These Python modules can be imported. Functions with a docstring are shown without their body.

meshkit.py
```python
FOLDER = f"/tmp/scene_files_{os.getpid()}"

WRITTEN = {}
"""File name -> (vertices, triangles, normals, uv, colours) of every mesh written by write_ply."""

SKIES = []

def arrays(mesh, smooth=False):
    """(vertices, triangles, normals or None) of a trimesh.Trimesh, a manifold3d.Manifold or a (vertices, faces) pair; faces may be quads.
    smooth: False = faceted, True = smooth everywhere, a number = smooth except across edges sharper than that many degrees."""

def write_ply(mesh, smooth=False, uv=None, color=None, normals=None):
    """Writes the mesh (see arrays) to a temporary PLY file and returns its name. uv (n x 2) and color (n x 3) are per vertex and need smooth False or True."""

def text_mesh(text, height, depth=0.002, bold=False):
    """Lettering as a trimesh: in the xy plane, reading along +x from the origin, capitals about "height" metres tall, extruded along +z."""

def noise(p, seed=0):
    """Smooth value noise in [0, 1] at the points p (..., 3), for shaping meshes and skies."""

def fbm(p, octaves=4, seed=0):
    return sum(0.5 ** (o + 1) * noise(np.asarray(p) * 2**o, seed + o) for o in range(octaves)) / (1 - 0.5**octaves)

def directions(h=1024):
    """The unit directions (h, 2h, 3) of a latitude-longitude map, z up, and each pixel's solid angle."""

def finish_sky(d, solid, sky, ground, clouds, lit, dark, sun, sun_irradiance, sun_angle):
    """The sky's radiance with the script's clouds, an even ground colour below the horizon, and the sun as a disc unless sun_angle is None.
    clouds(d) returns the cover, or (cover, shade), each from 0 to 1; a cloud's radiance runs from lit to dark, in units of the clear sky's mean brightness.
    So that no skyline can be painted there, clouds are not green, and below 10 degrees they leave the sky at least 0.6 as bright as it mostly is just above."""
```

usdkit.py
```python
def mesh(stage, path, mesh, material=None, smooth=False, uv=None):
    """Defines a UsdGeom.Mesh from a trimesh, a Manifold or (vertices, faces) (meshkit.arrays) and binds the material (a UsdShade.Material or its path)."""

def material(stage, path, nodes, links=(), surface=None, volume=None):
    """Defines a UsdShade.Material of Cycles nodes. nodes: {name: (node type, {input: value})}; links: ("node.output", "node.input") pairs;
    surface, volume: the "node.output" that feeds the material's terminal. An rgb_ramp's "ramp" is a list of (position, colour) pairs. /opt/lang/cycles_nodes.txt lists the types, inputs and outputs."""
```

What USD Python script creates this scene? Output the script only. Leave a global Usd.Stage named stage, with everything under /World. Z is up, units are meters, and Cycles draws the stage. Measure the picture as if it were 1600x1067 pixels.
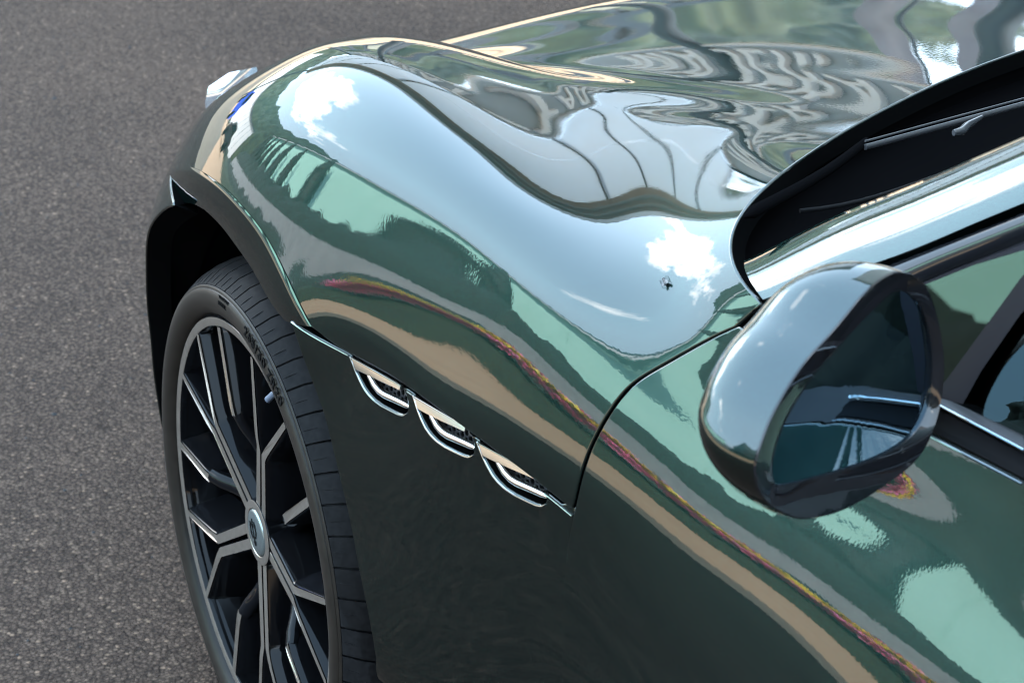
import math, random
import numpy as np, trimesh, shapely, shapely.geometry as sg, shapely.ops, usdkit, meshkit
from scipy.spatial import Delaunay
from pxr import Usd, UsdGeom, UsdLux, UsdShade, Sdf, Gf, Vt

stage = Usd.Stage.CreateInMemory()
UsdGeom.SetStageUpAxis(stage, UsdGeom.Tokens.z)
UsdGeom.SetStageMetersPerUnit(stage, 1.0)
world = UsdGeom.Xform.Define(stage, '/World')
UsdGeom.Scope.Define(stage, '/World/Looks')
random.seed(7); rng = np.random.default_rng(7)

# ---------------------------------------------------------------- camera, sky, sun
CAM_POS = (-2.2769, 2.0836, 1.7103)
PITCH, HEADING = 23.92, 34.0                 # degrees down, degrees from the car's nose to the right
EXPOSURE = 2.75
SUN_EL, SUN_DIR = math.radians(44.0), (-0.6, -0.8)   # the sun stands behind the added showroom, to the right and rear of the car
SUN_POWER, SKY_STRENGTH = 1.25, 0.05

def look():
    a, p = math.radians(HEADING), math.radians(PITCH)
    f = np.array([math.cos(a) * math.cos(p), -math.sin(a) * math.cos(p), -math.sin(p)])
    r = np.array([-math.sin(a), -math.cos(a), 0.0])
    return r, np.cross(r, f), f
right, up, fwd = look()
cam = UsdGeom.Camera.Define(stage, '/World/camera')
m = Gf.Matrix4d(*right, 0, *up, 0, *(-fwd), 0, *CAM_POS, 1)
cam.AddTransformOp().Set(m)
cam.CreateFocalLengthAttr(55.0); cam.CreateHorizontalApertureAttr(23.5); cam.CreateVerticalApertureAttr(23.5 * 682 / 1024)
cam.CreateFStopAttr(9.0); cam.CreateFocusDistanceAttr(2.45); cam.CreateClippingRangeAttr(Gf.Vec2f(0.05, 3000))
cam.CreateExposureAttr(EXPOSURE)

def mat(name, nodes, links, surface='p.BSDF', volume=None):
    return usdkit.material(stage, '/World/Looks/' + name, nodes, links, surface=surface, volume=volume)

dome = UsdLux.DomeLight.Define(stage, '/World/sky')
sky_mat = mat('sky_air', {
    'tc': ('texture_coordinate', {}),
    'sky': ('sky_texture', {'sky_type': 'single_scattering', 'sun_disc': False, 'sun_elevation': SUN_EL, 'sun_rotation': math.atan2(SUN_DIR[0], SUN_DIR[1]), 'air_density': 1.0, 'aerosol_density': 1.0}),
    'sep': ('separate_xyz', {}),
    'zz': ('math', {'math_type': 'add', 'value2': 0.25}),
    'dx': ('math', {'math_type': 'divide'}), 'dy': ('math', {'math_type': 'divide'}),
    'flat': ('combine_xyz', {'z': 5.2}),
    'n1': ('noise_texture', {'scale': 1.55, 'detail': 9.0, 'roughness': 0.56, 'distortion': 0.25}),
    'r1': ('rgb_ramp', {'ramp': [(0.0, (0, 0, 0)), (0.55, (0, 0, 0)), (0.63, (0.85, 0.85, 0.85)), (0.74, (1, 1, 1)), (1.0, (1, 1, 1))]}),
    'r1bw': ('rgb_to_bw', {}),
    'cd': ('vector_math', {'math_type': 'distance', 'vector2': (1.55, -0.1, 5.2)}), 'ce': ('map_range', {'from_min': 0.62, 'from_max': 0.1, 'to_min': -0.045, 'to_max': 0.19, 'clamp': True}), 'cf': ('math', {'math_type': 'add'}),
    'lowfade': ('map_range', {'range_type': 'smoothstep', 'from_min': 0.10, 'from_max': 0.26, 'to_min': 0.0, 'to_max': 1.0, 'clamp': True}), 'cov': ('math', {'math_type': 'multiply'}),
    'n2': ('noise_texture', {'scale': 3.6, 'detail': 6.0, 'roughness': 0.6}),
    'shade': ('rgb_ramp', {'ramp': [(0.3, (36.0, 37.0, 39.0)), (0.65, (66.0, 65.0, 64.0))]}),
    'veil': ('rgb_ramp', {'ramp': [(0.0, (13.0, 16.0, 19.0)), (0.35, (15.5, 21.0, 26.5)), (1.0, (11.0, 16.5, 23.0))]}), 'vm': ('mix_color', {'use_clamp': False, 'fac': 0.88}),
    'mix': ('mix_color', {'use_clamp': False}),
    'bg': ('background_shader', {'strength': SKY_STRENGTH})},
    [('tc.generated', 'sep.vector'), ('sep.z', 'zz.value1'), ('sep.x', 'dx.value1'), ('zz.value', 'dx.value2'), ('sep.y', 'dy.value1'), ('zz.value', 'dy.value2'),
     ('dx.value', 'flat.x'), ('dy.value', 'flat.y'), ('flat.vector', 'n1.vector'), ('flat.vector', 'n2.vector'), ('flat.vector', 'cd.vector1'), ('cd.value', 'ce.value'), ('n1.fac', 'cf.value1'), ('ce.result', 'cf.value2'), ('cf.value', 'r1.fac'), ('n2.fac', 'shade.fac'),
     ('sep.z', 'veil.fac'), ('sky.color', 'vm.a'), ('veil.color', 'vm.b'), ('vm.result', 'mix.a'), ('shade.color', 'mix.b'), ('sep.z', 'lowfade.value'), ('lowfade.result', 'cov.value2'), ('r1bw.val', 'cov.value1'), ('r1.color', 'r1bw.color'), ('cov.value', 'mix.fac'), ('mix.result', 'bg.color')], surface='bg.background')
UsdShade.MaterialBindingAPI.Apply(dome.GetPrim()).Bind(sky_mat)
dome.GetPrim().SetCustomDataByKey('kind', 'structure')
dome.GetPrim().SetCustomDataByKey('label', 'blue summer sky with white clouds, seen in the paint')
sun = UsdLux.DistantLight.Define(stage, '/World/sun')
sun.CreateIntensityAttr(SUN_POWER); sun.CreateAngleAttr(0.5); sun.CreateColorAttr(Gf.Vec3f(1.0, 0.95, 0.87)); sun.CreateNormalizeAttr(True)
sd = np.array([SUN_DIR[0] * math.cos(SUN_EL), SUN_DIR[1] * math.cos(SUN_EL), math.sin(SUN_EL)]); sd /= np.linalg.norm(sd)
sx = np.cross([0, 0, 1.0], sd); sx /= np.linalg.norm(sx); sy = np.cross(sd, sx)
sun.AddTransformOp().Set(Gf.Matrix4d(*sx, 0, *sy, 0, *sd, 0, 0, 0, 30, 1))

# ---------------------------------------------------------------- helpers
used = {}
def numbered(parent, name):
    k = (parent, name); used[k] = used.get(k, 0) + 1
    return name if used[k] == 1 else f'{name}_{used[k] - 1:03d}'
def tag(prim, label=None, cat=None, group=None, kind=None):
    for k, v in (('label', label), ('category', cat), ('group', group), ('kind', kind)):
        if v: prim.SetCustomDataByKey(k, v)
    return prim
def thing(name, label, cat, loc=(0, 0, 0), rotz=0.0, group=None, kind=None):
    p = '/World/' + numbered('/World', name)
    x = UsdGeom.Xform.Define(stage, p); x.AddTranslateOp().Set(Gf.Vec3d(*map(float, loc))); x.AddRotateZOp().Set(float(rotz))
    return tag(x.GetPrim(), label, cat, group, kind)
def part(name, mesh, material, parent=None, smooth=30, normals=None, label=None):
    base = str(parent.GetPath()) if parent is not None else '/World'
    p = base + '/' + numbered(base, name)
    if normals is not None:
        v, f = mesh
        u = usdkit.mesh(stage, p, (v, f), material)
        u.CreateNormalsAttr(Vt.Vec3fArray.FromNumpy(np.asarray(normals, np.float32))); u.SetNormalsInterpolation('vertex')
    else:
        u = usdkit.mesh(stage, p, mesh, material, smooth=smooth)
    u.CreateDoubleSidedAttr(True)
    if label: u.GetPrim().SetCustomDataByKey('label', label)
    return u.GetPrim()
def copy_of(src, loc, rotz, label, group=None, scale=None):
    p = '/World/' + numbered('/World', src.GetName().rstrip('0123456789').rstrip('_'))
    x = UsdGeom.Xform.Define(stage, p); x.GetPrim().GetReferences().AddInternalReference(src.GetPath())
    x.GetPrim().SetInstanceable(True)
    x.ClearXformOpOrder()
    t = x.GetPrim().GetAttribute('xformOp:translate'); t.Set(Gf.Vec3d(*map(float, loc)))
    r = x.GetPrim().GetAttribute('xformOp:rotateZ'); r.Set(float(rotz))
    ops = [UsdGeom.XformOp(t), UsdGeom.XformOp(r)]
    if scale is not None: ops.append(x.AddScaleOp()); ops[-1].Set(Gf.Vec3f(*scale))
    x.SetXformOpOrder(ops)
    was = src.GetCustomData()
    return tag(x.GetPrim(), label, was.get('category'), group or was.get('group'))
def box(lo, hi, r=0.0):
    lo, hi = np.array(lo, float), np.array(hi, float)
    if r <= 0:
        b = trimesh.creation.box(hi - lo); b.apply_translation((lo + hi) / 2); return b
    pts = []
    for s in np.ndindex(2, 2, 2):
        c = np.where(np.array(s) == 0, lo, hi); d = np.where(np.array(s) == 0, r, -r)
        for k in range(3):
            q = c + d; q[k] = c[k]; pts.append(q)
    return trimesh.convex.convex_hull(np.array(pts))
def cat_(*ms): return trimesh.util.concatenate(list(ms))
def tube(path, rad, n=8, closed=False, flat=None):
    """A tube along a 3-D polyline; rad a number or one per point."""
    P = np.asarray(path, float); N = len(P); rad = np.broadcast_to(rad, (N,))
    if closed: T = np.roll(P, -1, 0) - np.roll(P, 1, 0)
    else: T = np.gradient(P, axis=0)
    T /= np.linalg.norm(T, axis=1, keepdims=True) + 1e-12
    a = np.cross(T[0], [0, 0, 1.0])
    if np.linalg.norm(a) < 1e-3: a = np.cross(T[0], [0, 1.0, 0])
    rows = []
    for i in range(N):
        a = a - T[i] * (a @ T[i]); a /= np.linalg.norm(a) + 1e-12; b = np.cross(T[i], a)
        th = np.linspace(0, 2 * np.pi, n, endpoint=False)
        rows.append(P[i] + rad[i] * (np.cos(th)[:, None] * a + np.sin(th)[:, None] * b))
    v = np.vstack(rows); f = []
    M = N if closed else N - 1
    for i in range(M):
        for k in range(n):
            q = [i * n + k, i * n + (k + 1) % n, ((i + 1) % N) * n + (k + 1) % n, ((i + 1) % N) * n + k]
            f += [[q[0], q[1], q[2]], [q[0], q[2], q[3]]]
    if not closed:
        v = np.vstack([v, P[0], P[-1]])
        for k in range(n):
            f.append([N * n, (k + 1) % n, k]); f.append([N * n + 1, (N - 1) * n + k, (N - 1) * n + (k + 1) % n])
    return trimesh.Trimesh(v, f, process=False)
def strip(*curves, closed=False):
    """A surface through several polylines of equal count."""
    C = [np.asarray(c, float) for c in curves]; n = len(C[0]); v = np.vstack(C); f = []
    for r in range(len(C) - 1):
        for i in range(n if closed else n - 1):
            a, b = r * n + i, r * n + (i + 1) % n
            f += [[a, b, b + n], [a, b + n, a + n]]
    return trimesh.Trimesh(v, f, process=False)
def resample(P, n):
    P = np.asarray(P, float); s = np.r_[0, np.cumsum(np.linalg.norm(np.diff(P, axis=0), axis=1))]
    return np.stack([np.interp(np.linspace(0, s[-1], n), s, P[:, k]) for k in range(P.shape[1])], 1)
def lathe(profile, n=48, axis='z'):
    pr = np.asarray(profile, float); th = np.linspace(0, 2 * np.pi, n, endpoint=False)
    v = np.vstack([np.stack([r * np.cos(th), r * np.sin(th), np.full(n, z)], 1) for r, z in pr]); f = []
    for i in range(len(pr) - 1):
        for k in range(n):
            a, b, c, d = i * n + k, i * n + (k + 1) % n, (i + 1) * n + (k + 1) % n, (i + 1) * n + k
            f += [[a, b, c], [a, c, d]]
    return trimesh.Trimesh(v, f, process=False)
def placed(mesh, M):
    m2 = mesh.copy(); m2.apply_transform(M); return m2
def frame(o, x, y, z):
    M = np.eye(4); M[:3, 0], M[:3, 1], M[:3, 2], M[:3, 3] = x, y, z, o; return M

# the baked shape of the car's skin: a bicubic spline of radius over (x, angle), and curves on it
COEF = np.array([[0.6636,0.6528,0.6423,0.632,0.6216,0.6108,0.5994,0.5873,0.5746,0.5618,0.5496,0.539,0.5312,0.5273,0.528,0.5338,0.5444,0.5586,0.5748,0.5911,0.6056,0.6172,0.6255,0.6305,0.6324,0.6314,0.6277,0.6215,0.6129,0.6023,0.5906,0.579,0.5684,0.5594,0.5518,0.5453,0.5401,0.5373,0.537,0.5396,0.5455,0.5547,0.5674,0.5834,0.603,0.6261,0.6528,0.6831,0.7169,0.7543,0.7953,0.8399,0.8882,0.94,0.9954],[0.6455,0.6351,0.6246,0.6141,0.6038,0.5938,0.5844,0.5756,0.5679,0.5612,0.5559,0.5522,0.5503,0.5503,0.5524,0.5568,0.5634,0.5721,0.5827,0.5945,0.6067,0.6181,0.6279,0.6352,0.6396,0.641,0.639,0.6339,0.626,0.6164,0.606,0.5952,0.5842,0.5729,0.5616,0.5511,0.5426,0.5375,0.5358,0.5377,0.5432,0.5524,0.5652,0.5816,0.6016,0.6252,0.6524,0.6832,0.7174,0.7551,0.7963,0.841,0.8891,0.9406,0.9956],[0.6357,0.6235,0.6114,0.5997,0.5887,0.5789,0.5709,0.5649,0.5611,0.5596,0.56,0.5619,0.5648,0.5681,0.5715,0.5748,0.5783,0.5824,0.5879,0.5954,0.6051,0.6162,0.6273,0.637,0.6439,0.6474,0.647,0.643,0.6364,0.6282,0.619,0.6084,0.5961,0.5822,0.5676,0.5541,0.5434,0.5367,0.5341,0.5355,0.5408,0.5499,0.5627,0.5793,0.5996,0.6236,0.6512,0.6823,0.7168,0.7549,0.7963,0.8412,0.8894,0.941,0.996],[0.6342,0.6179,0.6026,0.5886,0.5762,0.5662,0.559,0.5551,0.5545,0.5569,0.5617,0.568,0.5747,0.5808,0.5853,0.588,0.589,0.5893,0.5904,0.5939,0.601,0.6115,0.6239,0.6358,0.6452,0.6506,0.6516,0.649,0.6441,0.6378,0.6296,0.6184,0.6039,0.587,0.5698,0.5544,0.5425,0.535,0.5319,0.533,0.5381,0.5471,0.5599,0.5766,0.597,0.6212,0.6489,0.6803,0.7152,0.7535,0.7953,0.8406,0.8892,0.9412,0.9966],[0.641,0.6182,0.5981,0.5808,0.5665,0.5557,0.5489,0.5464,0.5481,0.5534,0.5614,0.5708,0.5802,0.5882,0.5936,0.5959,0.5952,0.5928,0.5904,0.5905,0.5948,0.6043,0.6175,0.6316,0.6432,0.6504,0.6528,0.6522,0.65,0.6457,0.6374,0.6242,0.6068,0.5874,0.5684,0.5522,0.5402,0.5326,0.5294,0.5303,0.5352,0.5441,0.5568,0.5734,0.5938,0.6179,0.6458,0.6773,0.7124,0.7511,0.7934,0.8391,0.8884,0.9411,0.9973],[0.656,0.6243,0.5976,0.576,0.5593,0.5476,0.5408,0.5391,0.5422,0.5494,0.5593,0.5705,0.5814,0.5905,0.5963,0.5982,0.5964,0.5923,0.588,0.5859,0.5878,0.5954,0.6082,0.624,0.6376,0.6463,0.6507,0.6536,0.6548,0.6515,0.6414,0.6248,0.6043,0.5831,0.5639,0.5483,0.5369,0.5296,0.5265,0.5273,0.532,0.5407,0.5532,0.5695,0.5897,0.6138,0.6416,0.6731,0.7085,0.7475,0.7903,0.8367,0.8869,0.9407,0.9981],[0.6787,0.6356,0.6008,0.5741,0.5548,0.542,0.5351,0.5338,0.5375,0.5453,0.556,0.5678,0.5789,0.5878,0.5933,0.5947,0.5923,0.5877,0.583,0.5806,0.5816,0.5854,0.5973,0.6122,0.6277,0.6377,0.6464,0.6552,0.6592,0.654,0.6395,0.6187,0.596,0.5748,0.557,0.5431,0.5329,0.5263,0.5233,0.524,0.5285,0.5369,0.549,0.565,0.5849,0.6086,0.6363,0.6678,0.7033,0.7427,0.786,0.8333,0.8845,0.9397,0.9988],[0.7079,0.6518,0.6076,0.5749,0.5526,0.5389,0.5321,0.5309,0.5345,0.542,0.5523,0.5635,0.5735,0.5807,0.5847,0.5853,0.5827,0.5787,0.576,0.5741,0.5767,0.5755,0.5863,0.5965,0.613,0.6252,0.6431,0.6584,0.6614,0.6505,0.6298,0.6055,0.5825,0.5634,0.5485,0.537,0.5282,0.5224,0.5197,0.5202,0.5245,0.5325,0.5442,0.5598,0.5792,0.6025,0.6298,0.6612,0.6967,0.7363,0.7803,0.8285,0.881,0.9379,0.9991],[0.7415,0.6721,0.6179,0.5784,0.5526,0.5381,0.5318,0.531,0.5343,0.5406,0.549,0.5582,0.566,0.5705,0.5715,0.5706,0.5689,0.5658,0.5667,0.5667,0.5688,0.5692,0.5732,0.5821,0.5936,0.6145,0.6439,0.6608,0.6572,0.6378,0.6115,0.5859,0.5652,0.55,0.5388,0.53,0.5226,0.5176,0.5152,0.5157,0.5198,0.5274,0.5386,0.5536,0.5725,0.5952,0.6221,0.6531,0.6885,0.7284,0.7728,0.822,0.8759,0.9347,0.9982],[0.7762,0.6955,0.6319,0.5853,0.5551,0.5391,0.5336,0.5342,0.5375,0.5423,0.5477,0.553,0.5573,0.5589,0.5561,0.5529,0.5525,0.552,0.5532,0.5551,0.5561,0.5588,0.5593,0.5744,0.5859,0.6148,0.6438,0.6541,0.6414,0.6149,0.5862,0.5624,0.5461,0.5356,0.5279,0.5213,0.5154,0.5114,0.5094,0.51,0.514,0.5213,0.5321,0.5465,0.5647,0.5867,0.613,0.6435,0.6787,0.7186,0.7635,0.8136,0.8688,0.9293,0.995],[0.8082,0.72,0.6493,0.5962,0.5607,0.5418,0.5366,0.5396,0.5445,0.548,0.5497,0.5495,0.5487,0.5476,0.5426,0.5383,0.5376,0.5384,0.5405,0.5438,0.546,0.5487,0.5515,0.5696,0.5922,0.6126,0.6272,0.6282,0.6116,0.5838,0.557,0.538,0.5268,0.52,0.5148,0.51,0.5056,0.5027,0.5015,0.5026,0.5067,0.5139,0.5242,0.538,0.5554,0.5767,0.6022,0.6322,0.667,0.7069,0.7521,0.8028,0.8589,0.9206,0.9878],[0.833,0.7432,0.6692,0.6115,0.5705,0.547,0.5401,0.5455,0.5545,0.5584,0.5556,0.5497,0.5436,0.5387,0.5359,0.5355,0.5377,0.5417,0.5469,0.5542,0.5599,0.5662,0.5686,0.5739,0.5775,0.5827,0.5834,0.5802,0.5699,0.5495,0.5279,0.5153,0.5074,0.5022,0.4983,0.4951,0.4922,0.4907,0.4908,0.4928,0.4973,0.5045,0.5146,0.5278,0.5444,0.5648,0.5895,0.619,0.6535,0.6932,0.7384,0.7892,0.8455,0.9073,0.9746],[0.8463,0.7616,0.6895,0.6303,0.5853,0.5562,0.5448,0.55,0.5645,0.5729,0.564,0.5546,0.547,0.5422,0.5407,0.5409,0.5438,0.5477,0.5592,0.5706,0.576,0.5835,0.5925,0.596,0.5695,0.5446,0.5326,0.5272,0.5233,0.5154,0.5013,0.4934,0.4858,0.4802,0.4772,0.4757,0.4744,0.4746,0.4764,0.4796,0.485,0.4926,0.5025,0.5151,0.5309,0.5505,0.5747,0.6038,0.638,0.6774,0.7221,0.772,0.8272,0.8876,0.9532],[0.8448,0.7716,0.7067,0.6504,0.6042,0.5707,0.5531,0.5538,0.5704,0.5866,0.5739,0.5633,0.5569,0.5527,0.5494,0.5496,0.5529,0.5588,0.5679,0.5721,0.5772,0.5853,0.5905,0.6028,0.5966,0.5483,0.5115,0.4912,0.4814,0.4766,0.4747,0.4644,0.4597,0.4528,0.4511,0.4514,0.4517,0.454,0.4576,0.4623,0.4686,0.4768,0.4868,0.4991,0.5144,0.5338,0.5578,0.5866,0.6203,0.6588,0.7021,0.7501,0.8026,0.8598,0.9215],[0.8259,0.7694,0.7164,0.6674,0.6241,0.5893,0.5672,0.5613,0.5725,0.5894,0.5839,0.5719,0.5631,0.555,0.5542,0.5536,0.5553,0.558,0.5611,0.5787,0.5838,0.5904,0.5977,0.6068,0.6086,0.5874,0.5348,0.4899,0.4606,0.4425,0.4339,0.4274,0.4286,0.4215,0.4204,0.4222,0.4247,0.4287,0.4336,0.4397,0.4472,0.4562,0.4667,0.4794,0.4952,0.5147,0.5385,0.5666,0.5991,0.6359,0.6766,0.7214,0.7699,0.8222,0.8783],[0.7889,0.7515,0.7137,0.6759,0.6395,0.6075,0.5841,0.5735,0.5766,0.5858,0.5866,0.5775,0.5659,0.5585,0.5612,0.5627,0.5659,0.5727,0.5903,0.5892,0.5917,0.5976,0.6029,0.6137,0.613,0.602,0.5748,0.5198,0.4799,0.4478,0.4228,0.4106,0.4002,0.3906,0.3878,0.3901,0.3941,0.3989,0.4046,0.4117,0.4203,0.4302,0.4419,0.4557,0.4722,0.492,0.5152,0.5421,0.5725,0.6063,0.6435,0.6838,0.7272,0.7737,0.8233],[0.7347,0.7158,0.6942,0.6698,0.6435,0.6177,0.5959,0.5823,0.5779,0.5792,0.5799,0.5744,0.5656,0.5608,0.5628,0.5678,0.5759,0.5879,0.597,0.5851,0.5888,0.5936,0.5988,0.6047,0.6014,0.5922,0.5729,0.5321,0.4977,0.4641,0.4327,0.4042,0.3783,0.3611,0.3544,0.3566,0.3603,0.3651,0.371,0.3784,0.3875,0.3985,0.4114,0.4264,0.4437,0.4634,0.4855,0.5103,0.5376,0.5676,0.6001,0.6352,0.6731,0.7138,0.7572],[0.6653,0.6614,0.6542,0.6434,0.6285,0.6103,0.5918,0.5767,0.5676,0.5636,0.5611,0.5576,0.5533,0.5507,0.5519,0.5578,0.5676,0.5764,0.5757,0.5689,0.5706,0.5702,0.5711,0.5676,0.5575,0.5428,0.5245,0.5013,0.4753,0.4466,0.4158,0.3838,0.3545,0.3321,0.321,0.3213,0.3242,0.328,0.3329,0.3398,0.3489,0.3604,0.3741,0.3898,0.4074,0.4265,0.4469,0.4687,0.4921,0.5173,0.5447,0.5746,0.6073,0.643,0.6815],[0.5842,0.5897,0.5927,0.5926,0.5878,0.5768,0.5619,0.5477,0.5372,0.5304,0.5249,0.5213,0.5197,0.5184,0.5189,0.5225,0.5285,0.532,0.5284,0.5233,0.5201,0.518,0.5141,0.5033,0.4867,0.4674,0.4495,0.4335,0.4151,0.3937,0.37,0.3459,0.3218,0.3001,0.2868,0.2835,0.2849,0.287,0.2907,0.2966,0.3051,0.3161,0.3294,0.3448,0.3617,0.3795,0.3976,0.4159,0.4349,0.4553,0.4777,0.5028,0.5311,0.5628,0.598],[0.4955,0.5044,0.5119,0.5173,0.5185,0.5126,0.5014,0.4905,0.4814,0.4737,0.4664,0.4618,0.4601,0.4585,0.4577,0.4573,0.4579,0.4576,0.4537,0.4477,0.4418,0.4372,0.4302,0.4169,0.3985,0.3789,0.362,0.3483,0.3355,0.3219,0.308,0.2938,0.2776,0.2608,0.2482,0.2422,0.2413,0.2423,0.2453,0.2504,0.2578,0.2673,0.2788,0.292,0.3067,0.3221,0.3375,0.3524,0.3677,0.3842,0.4026,0.4236,0.4479,0.4761,0.509],[0.4039,0.4113,0.4179,0.4229,0.4246,0.4209,0.4135,0.406,0.3989,0.3919,0.3849,0.3797,0.3764,0.3734,0.3705,0.3671,0.3639,0.3611,0.3573,0.352,0.3462,0.3402,0.3318,0.3192,0.3034,0.2872,0.2731,0.2618,0.2531,0.2461,0.24,0.2334,0.2245,0.2136,0.2036,0.1972,0.1952,0.1958,0.1986,0.2033,0.2094,0.2169,0.2257,0.2357,0.2468,0.2586,0.2706,0.2829,0.2958,0.3098,0.3256,0.3436,0.3639,0.3868,0.4173],[0.3151,0.3181,0.3203,0.3212,0.32,0.3164,0.3112,0.3059,0.3005,0.295,0.2896,0.2847,0.2804,0.276,0.2712,0.2661,0.2614,0.2575,0.2542,0.2507,0.2468,0.2413,0.2333,0.2232,0.2122,0.2015,0.1919,0.1841,0.1787,0.1758,0.1743,0.1725,0.1685,0.1622,0.1554,0.1508,0.1495,0.1505,0.1536,0.158,0.1631,0.1687,0.175,0.1818,0.1892,0.1974,0.2065,0.2166,0.2278,0.2402,0.254,0.2693,0.2862,0.3048,0.3265],[0.2354,0.2337,0.231,0.2272,0.2228,0.2182,0.2138,0.2096,0.2056,0.2018,0.1981,0.1943,0.19,0.1848,0.1788,0.1731,0.1683,0.1646,0.162,0.1602,0.1582,0.1544,0.148,0.1412,0.1353,0.1301,0.1254,0.1214,0.1187,0.1176,0.1179,0.1185,0.1174,0.1134,0.1094,0.1077,0.1081,0.11,0.1131,0.1172,0.1215,0.1259,0.1303,0.1347,0.1396,0.1454,0.1527,0.1614,0.1714,0.1825,0.1945,0.2073,0.2211,0.2356,0.2468],[0.171,0.1665,0.161,0.155,0.149,0.1439,0.1397,0.1361,0.133,0.1304,0.128,0.1254,0.1219,0.1168,0.1106,0.1051,0.1009,0.098,0.0961,0.095,0.0937,0.0909,0.0868,0.0835,0.0813,0.0798,0.0786,0.0774,0.0763,0.0758,0.0763,0.0776,0.0778,0.0747,0.0727,0.0736,0.0754,0.0776,0.0805,0.0838,0.0872,0.0906,0.094,0.0974,0.1011,0.1062,0.1129,0.1211,0.1305,0.1407,0.1515,0.1625,0.1732,0.1826,0.1893],[0.1271,0.1226,0.1175,0.112,0.1067,0.102,0.0982,0.095,0.0923,0.0902,0.0884,0.0866,0.0841,0.0804,0.0758,0.0717,0.0687,0.0666,0.0649,0.0636,0.0618,0.0593,0.0571,0.0557,0.0549,0.0546,0.0545,0.0542,0.0535,0.0529,0.0528,0.0533,0.0532,0.0517,0.0513,0.0529,0.0546,0.0562,0.0577,0.0595,0.0617,0.0643,0.0674,0.0712,0.0758,0.0817,0.0891,0.0976,0.107,0.1169,0.1268,0.1363,0.1448,0.1519,0.1566],[0.1053,0.1038,0.102,0.0998,0.0972,0.0942,0.0911,0.0881,0.0853,0.083,0.0811,0.0796,0.0783,0.0771,0.0758,0.0745,0.0731,0.0714,0.0695,0.067,0.0642,0.0618,0.0598,0.0582,0.0565,0.0547,0.0532,0.0517,0.0503,0.0489,0.0475,0.0462,0.0454,0.0456,0.0464,0.047,0.047,0.0464,0.0455,0.0448,0.0455,0.0477,0.0515,0.057,0.0639,0.0722,0.0815,0.0914,0.1014,0.1114,0.1208,0.1295,0.1373,0.1441,0.1498]])
CREASE = np.array([[-0.2411,0.3545],[-0.233,0.3621],[-0.2244,0.3708],[-0.2151,0.3801],[-0.2051,0.39],[-0.1945,0.4002],[-0.1832,0.4104],[-0.1712,0.4205],[-0.1588,0.4305],[-0.1458,0.4402],[-0.1322,0.4493],[-0.1182,0.4574],[-0.1035,0.4644],[-0.0883,0.4703],[-0.0725,0.4755],[-0.0561,0.48],[-0.0391,0.484],[-0.0211,0.4877],[-0.0022,0.4906],[0.0177,0.4924],[0.0387,0.4929],[0.0611,0.4922],[0.0851,0.4903],[0.1107,0.4868],[0.1383,0.4809],[0.171,0.4708],[0.2113,0.4549],[0.2568,0.4341],[0.2919,0.4142]])
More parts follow.
